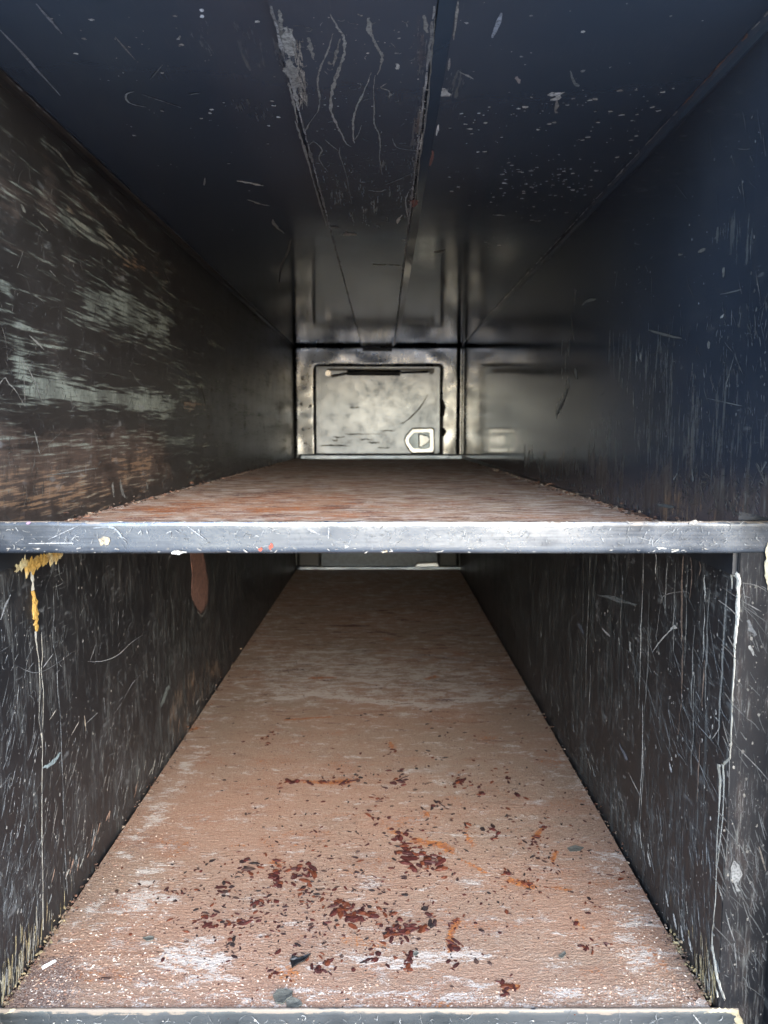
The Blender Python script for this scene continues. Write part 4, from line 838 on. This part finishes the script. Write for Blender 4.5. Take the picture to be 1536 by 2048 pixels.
m.px([(582,478),(575,505),(563,530),(558,565)], 0.006, (0.16,0.16,0.15), 0.3); m.px([(408,370),(410,355)], 0.003, (0.26,0.26,0.26)); m.px([(916,0),(913,30),(907,78)], 0.0024, (0.30,0.29,0.27), 0.4); m.px([(900,115),(897,140)], 0.0026, (0.3,0.29,0.28), 0.4); m.px([(889,175),(886,190),(884,183)], 0.012, (0.5,0.5,0.48), 0.6); m.px([(877,248),(873,270)], 0.003, (0.7,0.7,0.68), 0.3); m.px([(918,142),(935,150),(948,157)], 0.003, (0.34,0.34,0.33), 0.5); m.px([(866,300),(860,330)], 0.006, (0.25,0.12,0.1), 0.4)
# rust line along the right corner
m.px([(1530,48),(1480,108),(1440,150),(1410,182),(1380,214)], 0.0028, (0.22,0.15,0.12), 0.5, 6, False); m.px([(1440,148),(1405,186),(1380,214)], 0.004, (0.40,0.22,0.13), 0.6, 6); m.px([(1378,216),(1300,300),(1193,415),(1120,492)], 0.0022, (0.16,0.14,0.14), 0.5, 8, False)
m.build('paint_flecks', ceil)
Q_ = lambda *p: [(500+x*0.29948, y*0.29948) for x, y in p]
for pts, w, g in ((Q_((195,0),(205,80),(215,150)),.006,.26),(Q_((235,120),(245,220),(262,330)),.012,.36),(Q_((265,130),(280,230),(290,320)),.010,.38),(Q_((225,400),(262,440),(300,470)),.012,.30),(Q_((262,340),(290,440),(312,540)),.018,.30),(Q_((280,480),(300,560),(330,660)),.009,.3),(Q_((258,500),(290,640),(320,780)),.006,.26),(Q_((300,760),(340,880),(380,1010),(420,1160)),.006,.24),(Q_((420,1160),(460,1300),(510,1480)),.005,.2),
        (Q_((535,30),(575,110),(620,180),(632,270),(610,370),(570,480),(545,580),(540,680),(570,770),(610,850),(645,920),(680,940)),.006,.30),(Q_((600,200),(575,300),(555,390)),.005,.2),(Q_((625,330),(580,440),(555,490)),.003,.22),(Q_((553,165),(520,280),(470,400),(450,500),(465,610),(455,690),(400,770)),.0034,.25),(Q_((400,770),(370,830)),.004,.25),(Q_((810,430),(770,540),(715,660),(690,760),(690,880),(700,915)),.004,.33),(Q_((745,790),(720,860),(695,895)),.0025,.25),
        (Q_((795,55),(790,110),(815,180),(850,260),(880,310),(875,380),(850,450)),.005,.24),(Q_((835,450),(825,560),(830,680),(830,780),(860,850),(870,930),(865,1010),(885,1130)),.003,.26),(Q_((390,190),(400,240),(428,345)),.008,.22),(Q_((790,60),(800,170)),.010,.26),(Q_((985,370),(985,410)),.007,.45),(Q_((915,505),(875,535),(930,560),(930,610)),.003,.25),(Q_((390,930),(430,905),(480,960),(460,1020),(520,1110)),.0035,.25),(Q_((500,890),(545,930),(590,965)),.003,.24),(Q_((600,940),(600,1000),(640,1120),(680,1330)),.003,.18),
        (Q_((950,880),(985,945),(1110,965)),.0025,.24),(Q_((1020,930),(1120,940)),.002,.2),(Q_((790,1235),(860,1245),(910,1230)),.006,.34),(Q_((740,1180),(770,1180)),.006,.3),(Q_((1060,1245),(1040,1310),(1055,1420)),.004,.42),(Q_((1015,1405),(990,1440),(985,1465)),.008,.6),(Q_((900,1200),(1000,1160),(1100,1110)),.0035,.2),(Q_((1160,40),(1180,160)),.007,.25),(Q_((1235,60),(1215,300),(1190,600),(1160,850),(1130,1050),(1110,1250),(1070,1480)),.004,.19),(Q_((1150,850),(1135,960)),.005,.45),(Q_((540,1480),(600,1490)),.02,.16),(Q_((600,1535),(660,1530),(720,1535)),.014,.32)):
    ms_.px(pts, w*0.62, (g, g*0.99, g*0.93), 0.5, 7)
ms_.px(Q_((1075,1315),(1100,1310),(1090,1350)), 0.013, (0.26,0.11,0.09), 0.4)
for pts, w in ((Q_((250,120),(300,560)), 1), (Q_((1140,600),(1080,1400)), 1), (Q_((400,900),(520,1100)), 1)): pass
ms_.scatter([(580,60),(598,60),(615,180),(600,190)], 70, (0.01,0.05), 92, 4, (0.0008,0.0022), (0.2,0.42), WM); ms_.scatter([(560,20),(860,20),(840,240),(810,430),(650,430)], 90, (0.004,0.02), 90, 50, (0.0005,0.0014), (0.12,0.32), GY, 0.5)
ms_.flecks([(570,10),(860,10),(815,430),(660,430)], 120, (0.0005,0.0018), (0.18,0.5), WM, (1.2,1), 3); ms_.flecks([(845,150),(860,150),(830,400),(815,400)], 90, (0.0006,0.002), (0.2,0.45), WM, (1,1.5), 2); ms_.scatter([(640,300),(830,280),(815,440),(660,470)], 120, (0.005,0.02), 60, 60, (0.0004,0.0011), (0.1,0.25), WM, 0.5)
ms_.px([(745,521),(758,523),(772,522)], 0.008, (0.3,0.3,0.26), 0.4); ms_.px([(778,523),(790,523),(802,525)], 0.008, (0.3,0.3,0.26), 0.4); ms_.px([(686,461),(700,461),(714,462)], 0.014, (0.42,0.42,0.38), 0.4); ms_.px([(803,472),(815,472)], 0.012, (0.4,0.4,0.36), 0.4)
for x_, g_, w_ in ((xs0+0.0016, 0.36, 0.0038), (xs1-0.0016, 0.36, 0.0034)):
    for k in range(110):
        y_ = YO+0.02+(YD-YO-0.1)*k/110; ms_.ribbon([(x_+random.uniform(-.0006,.0006), y_+q*0.012) for q in range(int(random.uniform(3, 6)))], w_*random.uniform(0.5, 1.3), (g_*random.uniform(0.4, 1),)*3, 0.4)
strip_o = [o for o in bx.children if o.name.startswith('ceiling_strip')][0]
ms_.build('paint_flecks', strip_o)
# worn arrises of the corner angles
for x_, tint in ((XL+0.0105, (1.0, 0.97, 0.9)), (XR-0.0105, (1.0, 0.95, 0.9))):
    m = Marks('ceil', 0.0031)
    for k in range(120):
        y_ = YO+0.01+(YD-YO-0.2)*k/120
        if random.random() < 0.8:
            rusty = x_ > 0 and 0.83 < y_ < 1.02; g_ = random.uniform(0.14, 0.5)
            m.ribbon([(x_+random.uniform(-.0006,.0006), y_+q*0.008) for q in range(int(random.uniform(3, 6)))], random.uniform(0.0012, 0.0034), (0.6*g_*1.6, 0.3*g_*1.4, 0.18*g_*1.3) if rusty else tuple(g_*t for t in tint), 0.5)
    m.build('worn_edge', ceil)
# lip marks
m = Marks('lip', 0.0041, 0.45)
LP = [(0,1058),(1520,1058),(1520,1092),(0,1092)]
m.scatter(LP, 260, (0.003,0.014), 60, 60, (0.0003,0.0009), (0.35,0.8), GY, 0.3); m.flecks(LP, 120, (0.0002,0.0009), (0.45,0.85), WM, (1.2,1), 3); m.flecks([(1330,1050),(1536,1046),(1536,1098),(1330,1098)], 200, (0.0002,0.0008), (0.3,0.7), GY, (1,1), 2); m.flecks([(0,1094),(1520,1094),(1520,1104),(0,1104)], 90, (0.0004,0.0014), (0.5,0.85), WM, (2.5,0.6), 2); m.flecks([(0,1042),(1520,1042),(1520,1046),(0,1046)], 120, (0.0004,0.0014), (0.5,0.85), WM, (2.5,0.35), 2)
m.px([(200,1079),(218,1083),(212,1078),(204,1090)], 0.0055, (0.72,0.6,0.42), 0.7); m.px([(518,1099),(526,1097)], 0.004, (0.8,0.16,0.1), 0.5); m.px([(541,1098),(545,1086)], 0.0045, (0.8,0.16,0.1), 0.5); m.chip(*auv(60,1045,'lip'), .003,.002,(.6,.4,.6)); m.px([(60,1086),(150,1085)], 0.0014, (0.7,0.72,0.75)); m.px([(100,1078),(165,1048)], 0.001, (0.55,0.57,0.6)); m.px([(612,1055),(640,1068)], 0.0014, (0.8,0.8,0.8)); m.px([(658,1054),(657,1076)], 0.0012, (0.8,0.8,0.8)); m.px([(690,1095),(696,1090)], 0.004, (0.8,0.78,0.72), 0.6); m.px([(765,1103),(775,1101)], 0.004, (0.7,0.55,0.35), 0.6)
m.px([(190,1055),(230,1055),(250,1080)], 0.002, (0.45,0.5,0.55)); m.px([(375,1050),(415,1080)], 0.0009, (0.7,0.72,0.75)); m.px([(345,1105),(375,1104)], 0.003, (0.85,0.82,0.75), 0.6); m.px([(1340,1103),(1355,1098)], 0.002, (0.75,0.7,0.6)); m.px([(1310,1094),(1330,1096)], 0.002, (0.75,0.75,0.75)); m.px([(1375,1044),(1392,1043)], 0.004, (0.75,0.68,0.6), 0.5)
m.build('scratches', lip)
m = Marks('lip', 0.0056, 0.6); EP = [(0,2030),(1470,2030),(1470,2060),(0,2060)]
m.scatter(EP, 130, (0.004,0.02), 60, 60, (0.0004,0.001), (0.2,0.5), GY, 0.3); m.flecks(EP, 130, (0.0004,0.0016), (0.3,0.7), WM, (1.2,1), 3); m.px([(1382,2022),(1404,2048)], 0.0016, (0.5,0.5,0.48))
m.build('scratches', flip_)
# far door dirt
m = Marks('far', 0.0094, 1.0)
for (x0, x1, y, g) in ((665,690,873,.05),(690,760,868,.06),(720,745,880,.05),(755,780,895,.03),(640,700,892,.06),(700,720,815,.08),(664,676,880,.04),(760,790,862,.07),(735,760,885,.05)):
    m.px([(x0, y), ((x0+x1)/2, y+random.uniform(-2, 2)), (x1, y)], 0.006, (g+.02, g+.02, g+.02), 0.7)
m.px([(855,790),(840,815),(815,840),(800,848)], 0.006, (0.12,0.12,0.12), 0.3)
m.build('grime_streaks', door)

# ------------------------------------------------------------------ rust flakes on the lower deck
FV, FF, FC = [], [], []
def flake(x, y, z, rx, ry, rz, c, V=None, F=None, C=None, n=6):
    V = FV if V is None else V; F = FF if F is None else F; C = FC if C is None else C
    k = len(V); rot = random.random()*6.28; ca, sa = math.cos(rot), math.sin(rot)
    for lvl, (f, h) in enumerate(((1.0, -0.0004), (0.95, rz*0.45), (0.45, rz))):
        for i in range(n):
            a = 6.283*i/n+0.3*lvl; r = f*random.uniform(0.65, 1.25); px, py = rx*r*math.cos(a), ry*r*math.sin(a)
            V.append((x+px*ca-py*sa, y+px*sa+py*ca, z+h*random.uniform(0.8, 1.2) if lvl else z-0.0004)); g_ = random.uniform(0.6, 1.4); C.append(tuple(q*g_ for q in c))
    for l in range(2):
        for i in range(n): j = (i+1) % n; F.append((k+l*n+i, k+l*n+j, k+(l+1)*n+j, k+(l+1)*n+i))
    F.append(tuple(k+2*n+i for i in range(n)))
MAR = ((0.070,0.017,0.013),(0.050,0.015,0.013),(0.034,0.017,0.016),(0.12,0.032,0.014),(0.025,0.017,0.016),(0.06,0.034,0.027))
def cl(px, py, sx, sy, n, r=(0.0012,0.0045), cs=MAR, ang=0.0):
    if n < 70: n, sx, sy = int(n*0.8), sx*1.18, sy*1.18
    for _ in range(n):
        a, b = random.gauss(0, sx), random.gauss(0, sy); x, y = px+a*math.cos(ang)-b*math.sin(ang), py+a*math.sin(ang)+b*math.cos(ang)
        p = at(x, y, 'floor'); q = (r[0]+(r[1]-r[0])*random.random()**1.7)*(1.32 if n < 70 else 1.1)
        if abs(p[0]) > 0.43: continue
        flake(p[0], p[1], p[2], q*random.uniform(0.9, 2.3), q*random.uniform(0.5, 1.1), q*random.uniform(0.2, 0.5), random.choice(cs))
RD = MAR[:2]+MAR[3:4]
for c in ((850,1715,24,10,64,(.0015,.006),RD,0.5),(808,1685,16,9,30,(.0015,.005),RD,0.8),(716,1832,20,9,58,(.0012,.0045),RD,0),(800,1862,14,10,46,(.0012,.0045),RD,0),(680,1812,16,8,34,(.0012,.0042),RD,0),
          (650,1563,34,2.5,34,(.0015,.005),RD,-0.02),(716,1553,13,4,14,(.0015,.0045),MAR,-0.3),(800,1562,10,9,22,(.0015,.0045),MAR,0.9),(925,1562,12,7,26,(.0015,.0045),RD,0),(958,1582,3,7,10,(.0015,.0045),RD,0),(1015,1556,4,12,14,(.0012,.0045),RD,-0.5),
          (556,1742,8,14,26,(.0015,.005),RD,0.2),(612,1748,7,9,20,(.0015,.005),RD,-0.5),(492,1730,10,8,16,(.002,.0055),MAR,0.6),(560,1765,6,8,12,(.0012,.0045),RD,0),(575,1742,5,5,8,(.0015,.004),RD,-0.6),(622,1780,10,8,20,(.0012,.004),MAR,0),
          (440,1850,38,3.5,32,(.0012,.0042),RD,-0.12),(345,1838,8,3,8,(.001,.0035),RD,-0.2),(415,1832,14,5,12,(.0012,.004),MAR,-0.5),(510,1806,8,4,10,(.0012,.004),MAR,-0.6),(446,1778,3,8,10,(.0012,.004),MAR,0.3),(540,1800,9,4,10,(.001,.004),MAR,-0.3),
          (905,1890,5,5,16,(.0015,.005),RD,0),(908,1845,6,7,14,(.001,.003),RD,0.6),(860,1830,12,4,14,(.0012,.0042),MAR,0.8),(870,1850,8,3,8,(.0012,.004),MAR,0.6),(842,1858,4,5,7,(.001,.004),RD,0),(1070,1675,8,6,18,(.0012,.0045),RD,-0.6),(1085,1650,4,9,12,(.001,.004),RD,0.2),(1050,1765,8,4,10,(.001,.003),RD,0.2),
          (1012,1745,6,5,10,(.0012,.004),MAR,0),(870,1610,14,4,18,(.0012,.004),MAR,-0.5),(745,1635,5,6,12,(.0015,.005),RD,-0.9),(760,1600,4,8,10,(.0012,.004),RD,0.5),(770,1575,3,3,5,(.001,.004),MAR,0),(890,1615,6,3,8,(.0012,.004),MAR,-0.4),(895,1470,3,4,6,(.0012,.004),MAR,0),(540,1478,8,9,22,(.001,.0035),RD,0.3),(780,1492,4,7,10,(.001,.0035),RD,0),
          (1150,1850,6,5,8,(.001,.003),RD,0.7),(1172,1895,8,4,10,(.001,.003),RD,0.4),(1020,1977,8,5,18,(.001,.0035),RD,0),(982,1660,6,4,8,(.001,.004),MAR,0),(1020,1630,6,5,9,(.001,.004),MAR,0),(1108,1712,3,7,9,(.001,.0035),RD,0.3),(935,1650,6,4,9,(.001,.004),MAR,0),(985,1675,4,7,10,(.001,.004),RD,0.2),
          (815,1915,5,6,12,(.001,.0035),RD,0),(815,1935,6,5,10,(.001,.003),RD,0.6),(745,1912,6,5,12,(.001,.0035),RD,-0.4),(655,1922,4,4,8,(.001,.0035),RD,-0.4),(632,1942,7,5,12,(.001,.0035),RD,0),(560,1945,14,5,10,(.001,.003),RD,0),(907,1932,4,4,8,(.001,.0035),RD,0),(465,1882,5,4,8,(.001,.004),MAR,0),(370,1790,20,6,12,(.001,.003),MAR,0),(1200,1885,10,3,8,(.001,.003),RD,0.2),(1185,1815,14,5,10,(.001,.003),RD,0.3)):
    cl(*c)
cl(720,1790,190,85,520,(.0008,.0032)); cl(560,1800,130,60,260,(.0008,.003)); cl(900,1690,200,70,330,(.0007,.0028)); cl(1130,1690,60,50,110,(.0007,.0028)); cl(850,1540,180,45,130,(.0007,.0026)); cl(600,1600,110,60,80,(.0006,.0022)); cl(480,1900,120,40,70,(.0006,.0022))
cl(800,1470,160,30,60,(.0008,.003)); cl(820,1560,170,35,110,(.0008,.0034)); cl(780,1400,200,60,50,(.0008,.003)); cl(740,1760,210,110,560,(.0004,.0013)); cl(1000,1700,160,110,350,(.0004,.0012)); cl(480,1830,110,70,260,(.0004,.0013)); cl(800,1560,200,50,240,(.0004,.0012))
obj('rust_flakes', FV, FF, M['flakes'], floor, colattr_=FC, kind='stuff', label='dark maroon rust crumbs scattered over the floor plate')
# pale grit and lifted fibres at the deck edges
GV, GF, GC = [], [], []
PALE = ((0.66,0.52,0.41),(0.55,0.38,0.28),(0.78,0.68,0.58),(0.4,0.24,0.16),(0.3,0.17,0.12),(0.22,0.12,0.085),(0.5,0.32,0.22))
def grit(poly, n, r=(0.0005,0.0014)):
    for _ in range(n):
        x, y = rand_in(poly); p = at(x, y, 'floor'); q = random.uniform(*r)
        if p[0] < XL+0.002 or p[0] > XR-0.002 or p[1] < YF: continue
        flake(p[0], p[1], p[2], q*random.uniform(0.8, 2.2), q*random.uniform(0.7, 1.2), q*random.uniform(0.3, 0.7), random.choice(PALE), GV, GF, GC, 5)
grit([(60,1990),(120,1880),(280,1640),(360,1600),(340,1850),(480,1960),(800,1990),(1240,1970),(1200,1700),(1260,1740),(1400,1960),(1430,2012),(60,2016)], 1500)
grit([(40,2014),(60,1950),(220,1900),(700,1960),(1300,1950),(1430,2012)], 700)
obj('grit', GV, GF, M['flakes'], floor, colattr_=GC, kind='stuff')

# crumbs packed into the joints between decks and walls
def joint(name, parent, zf_, side, y0, y1, n, cols, r=(0.0008,0.005), spread=0.010):
    V, F, C = [], [], []; x = XL if side < 0 else XR
    for _ in range(n):
        y = y0*(y1/y0)**random.random(); q = r[0]+(r[1]-r[0])*random.random()**2.5; d = abs(random.gauss(0, spread))
        up = random.random()**3*0.012 if d < 0.003 else 0
        flake(x-side*(d+0.0008), y, zf_(y)+up, q*random.uniform(0.6, 1.2), q*random.uniform(0.8, 2.4), q*random.uniform(0.4, 1.1), random.choice(cols), V, F, C, 6)
    obj(name, V, F, M['flakes'], parent, colattr_=C, kind='stuff')
BR = ((0.20,0.13,0.09),(0.16,0.08,0.05),(0.09,0.05,0.035),(0.26,0.20,0.15),(0.05,0.04,0.035),(0.06,0.035,0.025)); PY = ((0.34,0.27,0.15),(0.26,0.2,0.13),(0.2,0.13,0.08),(0.12,0.08,0.06))
joint('joint_dirt', floor, zfloor, -1, YF+0.005, 3.2, 620, BR, (0.0005,0.0022), 0.009); joint('joint_dirt', floor, zfloor, 1, YF+0.005, 3.2, 420, BR, (0.0005,0.002), 0.009)
joint('joint_dirt', floor, zfloor, -1, YF+0.004, YF+0.20, 160, PY, (0.0008,0.0025), 0.004); joint('joint_dirt', floor, zfloor, 1, YF+0.004, YF+0.14, 120, PY, (0.0008,0.0025), 0.004)
joint('joint_dirt', deck, zshelf, -1, 0.95, 3.4, 520, BR, (0.0008,0.0036), 0.010); joint('joint_dirt', deck, zshelf, 1, 0.95, 3.4, 560, BR, (0.0008,0.004), 0.012)
# torn sealant fibres in the two front corners
for side, wall in ((-1, lw_lo), (1, rw_lo)):
    m = Marks('left' if side < 0 else 'right', 0.0012, 0.8); y0 = YF+0.002
    for q in range(95 if side < 0 else 60):
        y = y0+abs(random.gauss(0, 0.07 if side < 0 else 0.04)); z = zfloor(y)+random.uniform(0, 0.05)*random.random()+0.001; l = random.uniform(0.008, 0.034)
        m.ribbon([(y, z), (y+l*0.12, z+l*0.5), (y+l*0.2+random.gauss(0, .002), z+l)], random.uniform(0.0008, 0.003), random.choice(((0.52,0.42,0.22),(0.5,0.45,0.34),(0.34,0.26,0.15),(0.42,0.40,0.36))), 0.5)
    m.build('sealant_fibres', wall)

# ------------------------------------------------------------------ loose scraps lying on the deck
def scrap(name, px, mat, th, label, cat, curl=0.002, seed=1):
    rnd = random.Random(seed); P = [Vector(at(x, y, 'floor')) for x, y in px]; c = sum(P, Vector())/len(P); n = len(P)
    base = Vector((c.x, c.y, c.z+0.0006))
    top = [(p.x, p.y, p.z+th+curl*rnd.random()) for p in P]; bot = [(p.x, p.y, p.z+0.0004+max(0, t[2]-p.z-th)) for p, t in zip(P, top)]
    mid = [tuple(c.lerp(Vector(t), 0.5)+Vector((0, 0, curl*0.5*rnd.random()))) for t in top]
    V = top+bot+mid+[(c.x, c.y, c.z+th*0.9)]; F = []
    for i in range(n):
        j = (i+1) % n; F += [(i, j, j+2*n, i+2*n), (i+2*n, j+2*n, 3*n), (i, i+n, j+n, j)]
    F.append(tuple(range(2*n-1, n-1, -1)))
    o = obj(name, V, F, mat, None, loc=tuple(base)); o['label'] = label; o['category'] = cat
    return o
M['scrap_black'] = simple('black_plastic_flake', (0.016,0.017,0.018), 0.35, bump=0.5)
M['scrap_grey'] = simple('grey_green_scale', (0.10,0.10,0.085), 0.7, bump=0.8, scale=180)
M['scrap_white'] = simple('white_plastic_sliver', (0.75,0.74,0.72), 0.5)
scrap('paint_flake', [(580,1922),(586,1917),(597,1921),(606,1916),(622,1911),(616,1918),(608,1926),(596,1932),(584,1938)], M['scrap_black'], 0.0022, 'shiny black torn flake on the rusty floor near the front', 'flake', 0.003, 1)
scrap('scale_flake', [(546,1996),(556,1984),(574,1981),(586,1986),(584,1997),(574,2003),(566,2012),(552,2009)], M['scrap_grey'], 0.0025, 'grey green scale flake near the front floor edge, left of its twin', 'flake', 0.002, 2)
scrap('scale_flake', [(572,2004),(584,1998),(600,2004),(605,2012),(592,2021),(574,2020)], M['scrap_grey'], 0.0022, 'smaller grey scale flake touching the front floor edge', 'flake', 0.002, 3)
scrap('plastic_sliver', [(82,1935),(110,1921),(113,1924),(85,1940)], M['scrap_white'], 0.0015, 'thin white sliver lying in the front left floor corner', 'sliver', 0.0004, 4)
scrap('scale_flake', [(285,1878),(300,1874),(308,1876),(306,1882),(294,1884)], M['scrap_grey'], 0.0015, 'small dark scale flake on the pale left part of the floor', 'flake', 0.001, 5)
scrap('scale_flake', [(826,1908),(832,1904),(838,1908),(833,1913),(826,1912)], M['scrap_grey'], 0.0015, 'tiny grey pebble-like scale flake on white worn patch, front centre', 'flake', 0.001, 6)
scrap('scale_flake', [(1117,1914),(1130,1903),(1132,1910),(1124,1918)], M['scrap_grey'], 0.0015, 'small grey green scale flake on the right front of the floor', 'flake', 0.001, 7)
scrap('scale_flake', [(1134,1697),(1150,1692),(1168,1696),(1160,1703),(1140,1704)], M['scrap_grey'], 0.0012, 'flat grey scale flake by the right wall, halfway along the floor', 'flake', 0.0005, 8)
